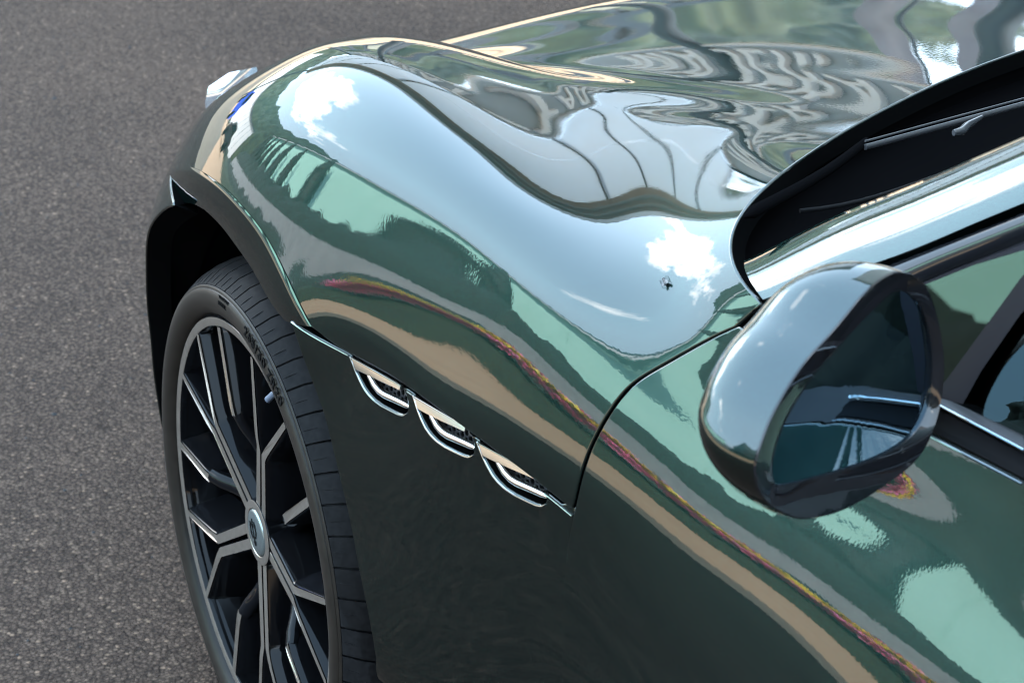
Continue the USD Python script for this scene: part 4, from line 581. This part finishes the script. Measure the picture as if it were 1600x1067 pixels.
# black strips standing in for the shade inside the gaps
def shell(poly, off): return panel(poly, off, .03, depth=.002, rnd=.001)
gl_ = np.vstack([TRIM, (SHUT[SHUT_K:]), ])
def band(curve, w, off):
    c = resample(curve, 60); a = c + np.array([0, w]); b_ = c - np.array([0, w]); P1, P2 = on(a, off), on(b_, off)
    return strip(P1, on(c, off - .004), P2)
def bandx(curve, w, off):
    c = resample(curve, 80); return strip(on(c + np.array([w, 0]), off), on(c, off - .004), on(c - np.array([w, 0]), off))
part('gap_shade_strip', cat_(band(TRIM, .05, -.016), bandx(SHUT, .03, -.018)), DARKGAP, car)
# door
dt = DOOR_TOP
pd = np.vstack([SHUT - gapv, [[SHUT[-1, 0] - .002, math.radians(-40)], [-1.95, math.radians(-40)], [-1.95, dt[0, 1] + .02]], dt])
md, nd = panel(pd, 0, .0085, depth=.016)
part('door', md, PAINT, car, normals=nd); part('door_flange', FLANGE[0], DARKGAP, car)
# front bumper side, seen past the wheel
ba = BUMP_ARCH
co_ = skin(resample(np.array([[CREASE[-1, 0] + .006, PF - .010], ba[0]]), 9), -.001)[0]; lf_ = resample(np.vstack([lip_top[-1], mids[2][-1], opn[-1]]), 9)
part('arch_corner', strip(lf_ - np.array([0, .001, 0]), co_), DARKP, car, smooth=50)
pb_ = np.vstack([[[CREASE[-1, 0] + .004, PF - .012]], ba, [[ba[-1, 0], math.radians(-40)], [.80, math.radians(-40)], [.80, PF - .012]]])
mb, nbm = panel(pb_, 0, .012, depth=.03)
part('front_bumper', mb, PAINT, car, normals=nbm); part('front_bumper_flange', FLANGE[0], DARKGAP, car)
# arch liner
th = np.radians(np.linspace(-45, 225, 70)); yy = np.array([.930, .80, .70, .58, .50])
rings = [np.stack([.412 * np.cos(th), y - np.clip((np.cos(th) + .45) * .08, 0, .11) * (y > .85), .3335 + .412 * np.sin(th)], 1) for y in yy]
rings.append(np.stack([.02 * np.cos(th), np.full(70, .48), .3335 + .02 * np.sin(th)], 1))
part('arch_liner', strip(*rings), LINER, car, smooth=40)
fb = resample(skin(BUMP_ARCH, -.004)[0], 40); fl0 = np.stack([fb[:, 0] * 1.0, np.full(40, .80), fb[:, 2]], 1)
part('arch_liner_front', strip(fb, fb * .5 + fl0 * .5 + np.array([.002, 0, 0]), fl0), LINER, car, smooth=40)
for a in (150, 100, 52, 20):
    r_ = math.radians(a); part('liner_clip', placed(lathe([(.001, 0), (.012, .002), (.012, .004), (.001, .008)], 12), frame((.405 * math.cos(r_), .78, .3335 + .405 * math.sin(r_)), (0, 1, 0), (-math.sin(r_), 0, math.cos(r_)), (-math.cos(r_), 0, -math.sin(r_)))), BLACK, car)
# the nose below the bonnet's front edge
nx_ = np.stack([np.full(70, .798), np.radians(np.linspace(-40, 146, 70))], 1); n0_ = skin(nx_)[0]
rr_ = [n0_] + [np.stack([n0_[:, 0] + dx_, n0_[:, 1] * ky, .12 + (n0_[:, 2] - .12) * kz], 1) for dx_, ky, kz in ((.06, .93, .90), (.12, .83, .76), (.16, .70, .60), (.18, .5, .42))]
part('nose', strip(*rr_), PAINT, car, smooth=60)
# headlight tip that peeps past the wing
L = LAMP
lp = np.vstack([L, L + np.array([0, -.01, -.07]), L[:2] + np.array([.05, -.03, -.05]), L[:1] * .5 + L[1:2] * .5 + np.array([.004, .004, .006])])
part('headlight', trimesh.convex.convex_hull(lp), simple('headlight_lens', (.55, .55, .56), .06, .9), car, smooth=35)

# ---------------------------------------------------------------- wheel
base = str(car.GetPath()); wh = UsdGeom.Xform.Define(stage, base + '/' + numbered(base, 'wheel')).GetPrim()
WZ = WHEEL_AXIS / np.linalg.norm(WHEEL_AXIS); WX = np.array([-WZ[1], WZ[0], 0]); WX /= np.linalg.norm(WX); WY = np.cross(WZ, WX)
HUB = np.array([0, .925, .3335]); WM = frame(HUB, WX, WY, WZ)      # wheel face in its own x (rearward), y (up), z (out)
def wpart(name, mesh, material, smooth=30, label=None): return part(name, placed(mesh, WM), material, wh, smooth=smooth, label=label)
# tyre: sidewall and tread
wpart('sidewall', lathe([(.2655, -.004), (.2685, .003), (.2715, .0075), (.278, .0120), (.287, .0140), (.295, .0132), (.3000, .0108), (.3008, .0090), (.3030, .0088), (.3045, .0070)], 180), SIDEWALL, 50)
rows = [(.3042, .0075), (.3105, .0010), (.3175, -.0095), (.3245, -.024), (.3298, -.045), (.3332, -.09), (.3335, -.16), (.3325, -.205), (.329, -.235), (.318, -.250), (.27, -.252)]
wpart('tread_base', lathe([(r - .006, z) for r, z in rows], 120), RUBBER, 40)
blocks = []
def tread_block(a0, a1, z0, z1, sk):
    def R_(z): return np.interp(-z, [-r[1] for r in rows], [r[0] for r in rows])
    zs = np.linspace(z0, z1, 5); as_ = np.linspace(a0, a1, 4); v = []
    for dz in (0, -.0085):
        for z in zs:
            for a in as_:
                aa = math.radians(a + sk * (z - z0)); r = R_(z) + dz; v.append((r * math.cos(aa), r * math.sin(aa), z))
    n, m_ = len(zs), len(as_); f = []
    idx = lambda l, i, j: l * n * m_ + i * m_ + j
    for i in range(n - 1):
        for j in range(m_ - 1): f += [[idx(0, i, j), idx(0, i + 1, j), idx(0, i + 1, j + 1)], [idx(0, i, j), idx(0, i + 1, j + 1), idx(0, i, j + 1)]]
    for i in range(n - 1):
        for j, s in ((0, 1), (m_ - 1, -1)):
            q = [idx(0, i, j), idx(1, i, j), idx(1, i + 1, j), idx(0, i + 1, j)]; f += [[q[0], q[1], q[2]], [q[0], q[2], q[3]]]
    for j in range(m_ - 1):
        for i in (0, n - 1):
            q = [idx(0, i, j), idx(0, i, j + 1), idx(1, i, j + 1), idx(1, i, j)]; f += [[q[0], q[1], q[2]], [q[0], q[2], q[3]]]
    return trimesh.Trimesh(v, f, process=False)
for k in range(56):
    a = k * 360 / 56
    if (180 - a) % 360 > 60 and (180 - a) % 360 < 225:                                # the blocks that show above and behind the wheel
        wpart('tread_block', tread_block(a + .25, a + 360 / 56 - .25, .0062, -.062, 40), RUBBER, 40)
    else: blocks.append(tread_block(a + .25, a + 360 / 56 - .25, .0062, -.062, 40))
    blocks += [tread_block(a + .3, a + 360 / 56 - .3, -.072, -.125, -50), tread_block(a + .3, a + 360 / 56 - .3, -.135, -.19, 50)]
    blocks.append(tread_block(a + 360 / 112 - .15, a + 360 / 112 + .0, .0066, -.008, 40))
tb_ = part('tread_rest', placed(cat_(*blocks), WM), RUBBER, wh, smooth=40); tb_.SetCustomDataByKey('kind', 'stuff')
def arc_text(s, h, r, a0, depth=.0012, gap=.25, z=.0152):
    out = []; a = a0
    for ch in s:
        if ch == ' ': a -= math.degrees(h * .5 / r); continue
        t = meshkit.text_mesh(ch, h, depth, True); w = t.bounds[1, 0] - t.bounds[0, 0]; t.apply_translation([-t.bounds[0, 0], 0, 0])
        am = math.radians(a - math.degrees(w / 2 / r)); x_ = np.array([math.sin(am), -math.cos(am), 0]); y_ = np.array([math.cos(am), math.sin(am), 0])
        t.apply_transform(frame(y_ * (r - h / 2) - x_ * w / 2 + np.array([0, 0, z]), x_, y_, (0, 0, 1))); out.append(t); a -= math.degrees((w + h * gap) / r)
    return cat_(*out)
wpart('size_marking', arc_text('265/30 ZR20', .0125, .2945, 80.0, depth=.0012, z=.0133), LETTER, False)
wpart('small_marking', cat_(arc_text('TUBELESS', .0042, .2985, 97.5, z=.0112), arc_text('RADIAL', .0042, .2925, 97, z=.0133)), LETTER, False)
# rim barrel and lip
wpart('rim_barrel', lathe([(.2685, .002), (.2665, -.001), (.2565, -.003), (.252, -.012), (.247, -.05), (.236, -.11), (.232, -.20), (.25, -.235)], 120), WBLACK, 50)
wpart('rim_lip', lathe([(.2645, .0040), (.2632, .0043), (.2568, .0036), (.2540, .0026)], 180), MACHINED, 50)
wpart('rim_flange', lathe([(.2668, -.003), (.2664, .0020), (.2645, .0040)], 160), WBLACK, 50)
wpart('rim_inner_edge', lathe([(.2540, .0026), (.2528, .0010), (.2520, -.006)], 160), WBLACK, 50)
def pol(r, a): a = math.radians(180 - a); return np.array([r * math.cos(a), r * math.sin(a)])    # angle from the front, over the top
def seg_poly(p, q, w0, w1):
    d = (q - p) / np.linalg.norm(q - p); n_ = np.array([-d[1], d[0]]); return sg.Polygon([p + n_ * w0, q + n_ * w1, q - n_ * w1, p - n_ * w0])
def slab(pgn, top, bot, grow_b, grow_m=None):
    """A spoke's body: bevelled shoulder at the face, flanks that spread toward the back."""
    lv = [(0, top - .0012), (.0012, top - .0030), (grow_b * .45, top - .020), (grow_b, bot)]
    out = []
    ext = np.asarray(pgn.simplify(.0003).exterior.segmentize(.006).coords)[:-1]
    n = len(ext); T = np.roll(ext, -1, 0) - np.roll(ext, 1, 0); T /= np.linalg.norm(T, axis=1, keepdims=True) + 1e-12
    O = np.stack([T[:, 1], -T[:, 0]], 1); O *= 1 if sg.LinearRing(ext).is_ccw else -1
    for g_, z in lv:
        r = np.linalg.norm(ext, axis=1); dz = -.012 * np.clip((.16 - r) / .12, 0, 1)
        out.append(np.c_[ext + O * g_, np.full(n, z) + dz])
    s = strip(*out, closed=True)
    v2, f2 = trimesh.creation.triangulate_polygon(sg.Polygon(ext), engine='earcut'); r2 = np.linalg.norm(v2, axis=1)
    topm = trimesh.Trimesh(np.c_[v2, np.full(len(v2), top - .0012) - .012 * np.clip((.16 - r2) / .12, 0, 1)], f2, process=False)
    return s, topm
def face(pgn, top):
    pgn = pgn.buffer(-.0004); pgn = pgn if pgn.geom_type == 'Polygon' else max(pgn.geoms, key=lambda g: g.area)
    v2, f2 = trimesh.creation.triangulate_polygon(sg.Polygon(np.asarray(pgn.exterior.segmentize(.01).coords)), engine='earcut')
    r2 = np.linalg.norm(v2, axis=1)
    return trimesh.Trimesh(np.c_[v2, np.full(len(v2), top) - .012 * np.clip((.16 - r2) / .12, 0, 1)], f2, process=False)
hubdisc = sg.Point(0, 0).buffer(.040, 48); ringin = sg.Point(0, 0).buffer(.2535, 96); ELB = .143
for k in range(5):
    a = 40 + 72 * k
    for s in (-1, 1):
        e = pol(ELB, a + s * 3.3); h_ = pol(.036, a + s * 15.5); rm = pol(.2545, a + s * 12.6)
        bar_ = shapely.union_all([seg_poly(h_, e, .0068, .0062), seg_poly(e, rm, .0056, .0042), sg.Point(e).buffer(.0059)]).buffer(.004).buffer(-.008).buffer(.004)
        bar_ = bar_.intersection(ringin)
        bar_ = bar_ if bar_.geom_type == 'Polygon' else max(bar_.geoms, key=lambda g: g.area)
        body_, top_ = slab(bar_, .0035, -.055, .012)
        wpart('spoke', body_, WBLACK, 40); wpart('spoke_face', face(bar_, .0036), MACHINED, 40)
    # the floor of the groove between the two bars
    gr = shapely.union_all([seg_poly(pol(.036, a), pol(ELB + .004, a), .0095, .006)])
    b2, t2 = slab(gr, -.004, -.05, .004); wpart('spoke_web', cat_(b2, t2), WBLACK, 40)
    # intermediate spoke: a bright blade at the rim that dives dark toward the hub
    a2 = 2.5 + 72 * k
    bl = seg_poly(pol(.145, a2 + .8), pol(.2545, a2 - 1.0), .0062, .0058).intersection(ringin)
    body_, top_ = slab(bl, .0035, -.05, .010); wpart('blade', body_, WBLACK, 40); wpart('blade_face', face(bl, .0036), MACHINED, 40)
    pth = np.array([np.r_[pol(r, a2 + .8), z] for r, z in ((.150, -.006), (.135, -.012), (.115, -.024), (.09, -.036), (.05, -.044))])
    tb2 = tube(resample(pth, 14), np.linspace(.010, .014, 14), 12); wpart('blade_root', tb2, WBLACK, 60)
wpart('hub_ring', lathe([(.0298, -.020), (.0298, -.0068), (.0308, -.0060), (.0385, -.0062), (.0405, -.0070)], 72), MACHINED, 40)
wpart('hub_core', lathe([(.0405, -.0070), (.0415, -.010), (.043, -.03), (.05, -.06)], 72), WBLACK, 40)
wpart('hub_cap', lathe([(.0001, -.0030), (.016, -.0034), (.025, -.0044), (.0288, -.0060), (.0298, -.010)], 60), simple('cap_silver', (.20, .23, .23), .2, .9), 60)
def trident():
    P_ = [seg_poly(np.array([0, -.018]), np.array([0, .019]), .0016, .0012), sg.Polygon([(-.0032, .012), (0, .021), (.0032, .012)]), seg_poly(np.array([-.007, -.006]), np.array([.007, -.006]), .0014, .0014), seg_poly(np.array([-.004, -.013]), np.array([.004, -.013]), .0012, .0012)]
    for s in (-1, 1):
        arc = [(s * .0005, -.006), (s * .007, -.005), (s * .0105, .001), (s * .0100, .008), (s * .0085, .012)]
        P_.append(sg.LineString(arc).buffer(.0014)); P_.append(sg.Polygon([(s * .0060, .010), (s * .0085, .017), (s * .0120, .010)]))
    return shapely.union_all(P_)
tm = trimesh.creation.extrude_polygon(trident().buffer(0) if trident().geom_type == 'Polygon' else max(trident().geoms, key=lambda g: g.area), .0016)
rot = math.radians(20); tm.apply_scale([.86, .86, 1]); tm.apply_transform(frame((0, 0, -.0040), (math.cos(rot), math.sin(rot), 0), (-math.sin(rot), math.cos(rot), 0), (0, 0, 1)))
wpart('hub_emblem', tm, LETTER, False)
vd = pol(.2505, 112.2); vt = pol(.218, 108.6)
wpart('valve_stem', tube(np.array([np.r_[vd, -.012], np.r_[vt, -.004]]), [.0036, .0042], 10), simple('valve_grey', (.12, .14, .18), .35, .6), 40)
# brake disc and caliper
wpart('brake_disc', lathe([(.08, -.105), (.19, -.105), (.191, -.107), (.191, -.130), (.08, -.130)], 96), STEEL, 30)
wpart('disc_bell', lathe([(.001, -.062), (.078, -.064), (.083, -.075), (.085, -.108)], 60), simple('disc_bell_grey', (.03, .03, .032), .5, .5), 30)
arc_o = [pol(.226, t) for t in np.linspace(138, 190, 16)] + [pol(.135, t) for t in np.linspace(190, 138, 16)]
cal = trimesh.creation.extrude_polygon(sg.Polygon(arc_o).buffer(-.012).buffer(.012), .05); cal.apply_translation([0, 0, -.115]); wpart('brake_caliper', cal, CALIPER, 25)
ct_ = meshkit.text_mesh('MASERATI', .0125, .0014, False); ct_.apply_translation([-ct_.bounds[:, 0].mean(), -.006, 0])
ct_.apply_transform(frame(np.r_[pol(.2105, 160), -.064], np.r_[pol(1, 160 + 90), 0], np.r_[pol(1, 160), 0], (0, 0, 1))); wpart('caliper_lettering', ct_, WHITE, False)

# ---------------------------------------------------------------- cowl, wipers, windscreen pillar, door glass
hr = skin(resample(np.vstack([[[-.52, math.radians(135)]], HOOD_REAR]), 80))[0]
inw = np.array([-.05, .0, 0])
rows_ = [hr + np.array([.006, 0, -.010]), hr + np.array([.012, 0, -.040]), hr + np.array([-.05, -.015, -.062]), hr + np.array([-.14, -.03, -.058]), hr * np.array([1, .86, 1]) + np.array([-.30, -.01, -.03]), hr * np.array([1, .75, 1]) + np.array([-.50, -.02, .02])]
part('cowl', strip(*rows_), COWL, car, smooth=40)
sl = hr - np.array([.0, 0, .0035])
part('cowl_seal', tube(sl + np.array([.001, 0, -.006]), .0035, 8), DARKGAP, car)
arm_r = np.r_[.001, np.linspace(.006, .004, len(WIPER_ARM) - 1)]
part('wiper_arm', tube(WIPER_ARM, arm_r, 10), COWL, car, smooth=60)
part('wiper_blade', cat_(tube(WIPER_BLADE, .0011, 8), tube(WIPER_BLADE - np.array([0, 0, .006]), .003, 8)), simple('wiper_rubber', (.015, .015, .016), .4), car, smooth=60)
part('cowl_edge', tube(WIPER_LOW, .0022, 8), BLACK, car, smooth=60)
part('washer_nozzle', tube(NOZZLE, [.003, .0045, .004, .002], 10), simple('nozzle_black', (.02, .02, .021), .25), car, smooth=60)
NPIL = 40
# windscreen: from pillar to pillar, a little crowned
_e = resample(PIL_UP, 16) - np.array([0, .004, .012]); ws = [np.stack([_e[:, 0] + .05 * (1 - k * k) - .02, _e[:, 1] * k, _e[:, 2] - .012 + .012 * (1 - k * k)], 1) for k in np.linspace(1, -1, 15)]
part('windscreen', strip(*ws), TINT, car, smooth=True)
pu, plo = resample(PIL_UP, NPIL), resample(PIL_LO, NPIL)
gn = GLASS_N / np.linalg.norm(GLASS_N); pn = PILLAR_N / np.linalg.norm(PILLAR_N); crv = []
for t in np.linspace(0, 1, 13):
    crv.append(pu * (1 - t) + plo * t + pn * (.03 * (t - t * t)))
part('windscreen_pillar', strip(pu - pn * .03, *crv, plo - pn * .03), PAINT, car, smooth=60)
def lift(c, o): return c + pn * o
se, fl_, rb = resample(SEAL_LO, NPIL), resample(FRAME_LO, NPIL), resample(RUBBER_LO, NPIL)
part('pillar_seal', strip(lift(plo, -.012), lift(plo * .5 + se * .5, -.016), lift(se, -.012)), BLACK, car, smooth=60)
part('window_frame', strip(lift(se, -.014), lift(se, -.001), lift(se * .75 + fl_ * .25, .0035), lift(se * .4 + fl_ * .6, .003), lift(fl_, -.003), lift(fl_, -.014)), GLOSS, car, smooth=60)
part('window_rubber', strip(lift(fl_, -.010), lift(fl_ * .5 + rb * .5, -.004), lift(rb, -.008)), TRIMRUB, car, smooth=60)
def flat_poly(P, n):
    P = np.asarray(P, float); a = P[1] - P[0]; a -= n * (a @ n); a /= np.linalg.norm(a); b_ = np.cross(n, a); o = P[0]
    q = np.stack([(P - o) @ a, (P - o) @ b_], 1); v2, f2 = trimesh.creation.triangulate_polygon(sg.Polygon(q).buffer(0), engine='earcut')
    return trimesh.Trimesh(o + v2[:, :1] * a + v2[:, 1:] * b_, f2, process=False)
part('door_glass', flat_poly(GLASS, gn), TINT, car, smooth=False)
dv = flat_poly(DIVIDER, gn); dvm = trimesh.Trimesh(np.vstack([dv.vertices + gn * .004, dv.vertices - gn * .01]), np.vstack([dv.faces, dv.faces[:, ::-1] + len(dv.vertices)]), process=False)
part('window_divider', dvm, DIVM, car, smooth=False)
part('cabin_lining', cat_(box((-2.1, -.6, .3), (-.95, .80, .80)), box((-2.1, .2, .75), (-1.6, .72, 1.2), .05)), CABIN, car)
bl_, bh, ch_, rh, rl = (resample(q, 30) for q in (BELT_LO, BELT_HI, BELT_CHROME, RUB_HI, RUB_LO))
out = np.array([0, .004, .001])
part('belt_moulding', strip(bl_ - out, bl_ * .85 + bh * .15 + out * .0, bl_ * .5 + bh * .5 - out * .8, bh - out * .4, bh - out * 2), BLACK, car, smooth=60)
part('door_top_glint', tube(bl_ + np.array([0, .002, -.001]), .0011, 8), HILITE, car)  # metal tube standing in for the highlight on the door's rounded top
part('belt_chrome', tube(ch_, .0013, 10), SATIN, car, smooth=60)
part('belt_seal', strip(ch_ - np.array([0, .001, .001]), rl + np.array([0, 0, .001]), rl * .5 + rh * .5 + np.array([0, .002, .004]), rh, rh - np.array([0, .01, .01])), TRIMRUB, car, smooth=60)

# ---------------------------------------------------------------- door mirror
mr = UsdGeom.Xform.Define(stage, base + '/' + numbered(base, 'door_mirror')).GetPrim()
ctr = M_RIM.mean(0); mdir = -M_N + np.array([0, M_DOME[0], M_DOME[1]]); ex = M_DOME[3]; dep = M_DOME[2]
ups = np.array([0, 0, 1.0]); hx = np.cross(ups, M_N); hx /= np.linalg.norm(hx); hy = np.cross(M_N, hx)
ar_ = np.r_[np.linspace(0, .8, 26), np.linspace(.83, .97, 12), np.linspace(.975, 1, 8)]
def ringat(a): 
    w = (1 - a ** ex) ** (1 / 2.2) if a < 1 else 0.0
    return ctr + mdir * dep * a + (M_RIM - ctr) * w
rg_ = [ringat(a) for a in ar_]
cap_all = strip(*rg_, closed=True)
loc2 = np.stack([(cap_all.vertices - ctr) @ hx, (cap_all.vertices - ctr) @ hy], 1)
fc = loc2[cap_all.faces].mean(1)
low = fc[:, 1] < -.052 + .10 * 0
cm = trimesh.Trimesh(cap_all.vertices, cap_all.faces[~low], process=False); cm2 = trimesh.Trimesh(cap_all.vertices, cap_all.faces[low], process=False)
part('mirror_cap', cm, PAINT, mr, smooth=True); part('mirror_lower_shell', cm2, GLOSS, mr, smooth=True)
RG = M_RIM; GG = M_GLASS
def insc(C, k): return C + (C.mean(0) - C) * k
# align glass outline to the rim by angle
def by_angle(C):
    a = np.arctan2((C - ctr) @ hy, (C - ctr) @ hx); o = np.argsort(a); aa = np.linspace(-np.pi, np.pi, 120, endpoint=False)
    return np.stack([np.interp(aa, np.r_[a[o] - 2 * np.pi, a[o], a[o] + 2 * np.pi], np.tile(C[o][:, k], 3)) for k in range(3)], 1)
rA, gA = by_angle(RG), by_angle(GG)
n3 = M_N / np.linalg.norm(M_N)
part('mirror_bezel', strip(rA - n3 * .004, rA - n3 * .0005, rA * .985 + gA * .015 + n3 * .0012, rA * .95 + gA * .05 + n3 * .0018, rA * .5 + gA * .5 + n3 * .0016, gA * .96 + rA * .04 + n3 * .0012, gA + n3 * .0002, gA - n3 * .0025, closed=True), GLOSS, mr, smooth=50)
gm_ = gA.mean(0); gr_ = [gm_ + (gA - gm_) * k + n3 * (-.0008 + .0018 * (1 - k * k)) for k in np.linspace(1, .02, 14)]
part('mirror_glass', cat_(strip(*gr_, closed=True), strip(gr_[-1], gr_[-1] * .1 + gm_ * .9, closed=True)), MIRROR, mr, smooth=True)
# turn signal let into the outer end of the shell
iv = []
ia = [i for i in range(len(M_RIM))]
ang = np.arctan2((M_RIM - ctr) @ hy, (M_RIM - ctr) @ hx)
osel = np.argsort(np.abs(((ang - SIG_A + np.pi) % (2 * np.pi)) - np.pi))[:9]; osel = osel[np.argsort(((ang[osel] - SIG_A + np.pi) % (2 * np.pi)))]
SA = np.linspace(.02, .72, 18)
part('signal_lens', strip(*[ringat(a)[osel] + (ringat(a)[osel] - ctr) * .016 for a in SA]), CLEAR, mr, smooth=True)
for q in range(4):
    sa = SA[1 + q * 4:5 + q * 4]
    part('signal_reflector', strip(*[ringat(a)[osel[1:-1]] + (ringat(a)[osel[1:-1]] - ctr) * (.004 + .008 * math.sin(math.pi * i / 3)) for i, a in enumerate(sa)]), CHROME, mr, smooth=False)
# foot joining the mirror to the door
root = np.array([-1.13, .905, .925])
part('mirror_foot', trimesh.convex.convex_hull(np.vstack([root + np.array([dx_ + .06, -.02, dz_]) for dx_ in (-.02, .04) for dz_ in (-.012, .012)] + [ctr + np.array([dx_ + .05, -.04, -.03 + dz_]) for dx_ in (-.01, .02) for dz_ in (-.008, .008)])), GLOSS, mr, smooth=30)

# ---------------------------------------------------------------- the fly
P_, N_ = skin(np.array([FLY_XP])); fo, fnn = P_[0], N_[0]
fx = np.array([.83, -.55, 0]); fx -= fnn * (fx @ fnn); fx /= np.linalg.norm(fx); fy = np.cross(fnn, fx); FM = frame(fo + fnn * .0022, fx, fy, fnn)
fly = thing('fly', 'small black fly sitting on the bonnet among the mirrored clouds', 'insect')
def ell(c, r): s_ = trimesh.creation.icosphere(2, 1.0); s_.apply_scale(r); s_.apply_translation(c); return s_
FB = simple('fly_black', (.006, .006, .006), .4)
part('body', placed(cat_(ell((0, 0, 0), (.0026, .0016, .0015)), ell((-.0036, 0, -.0002), (.0028, .0017, .0014)), ell((.0030, 0, 0), (.0012, .0014, .0012))), FM), FB, fly)
for s in (-1, 1):
    wv = np.array([[0, s * .0008, .0014], [-.004, s * .0035, .0016], [-.0072, s * .0032, .0013], [-.0068, s * .0010, .0013]]); part('wing', placed(trimesh.Trimesh(wv, [[0, 1, 2], [0, 2, 3]], process=False), FM), simple('fly_wing', (.05, .05, .05), .2), fly, smooth=False)
    part('legs', placed(cat_(*[tube(np.array([[x_, s * .0012, 0], [x_ * 1.7, s * .0034, .0008], [x_ * 2.2, s * .0046, -.0021]]), .00022, 5) for x_ in (.0018, .0001, -.0018)]), FM), FB, fly)
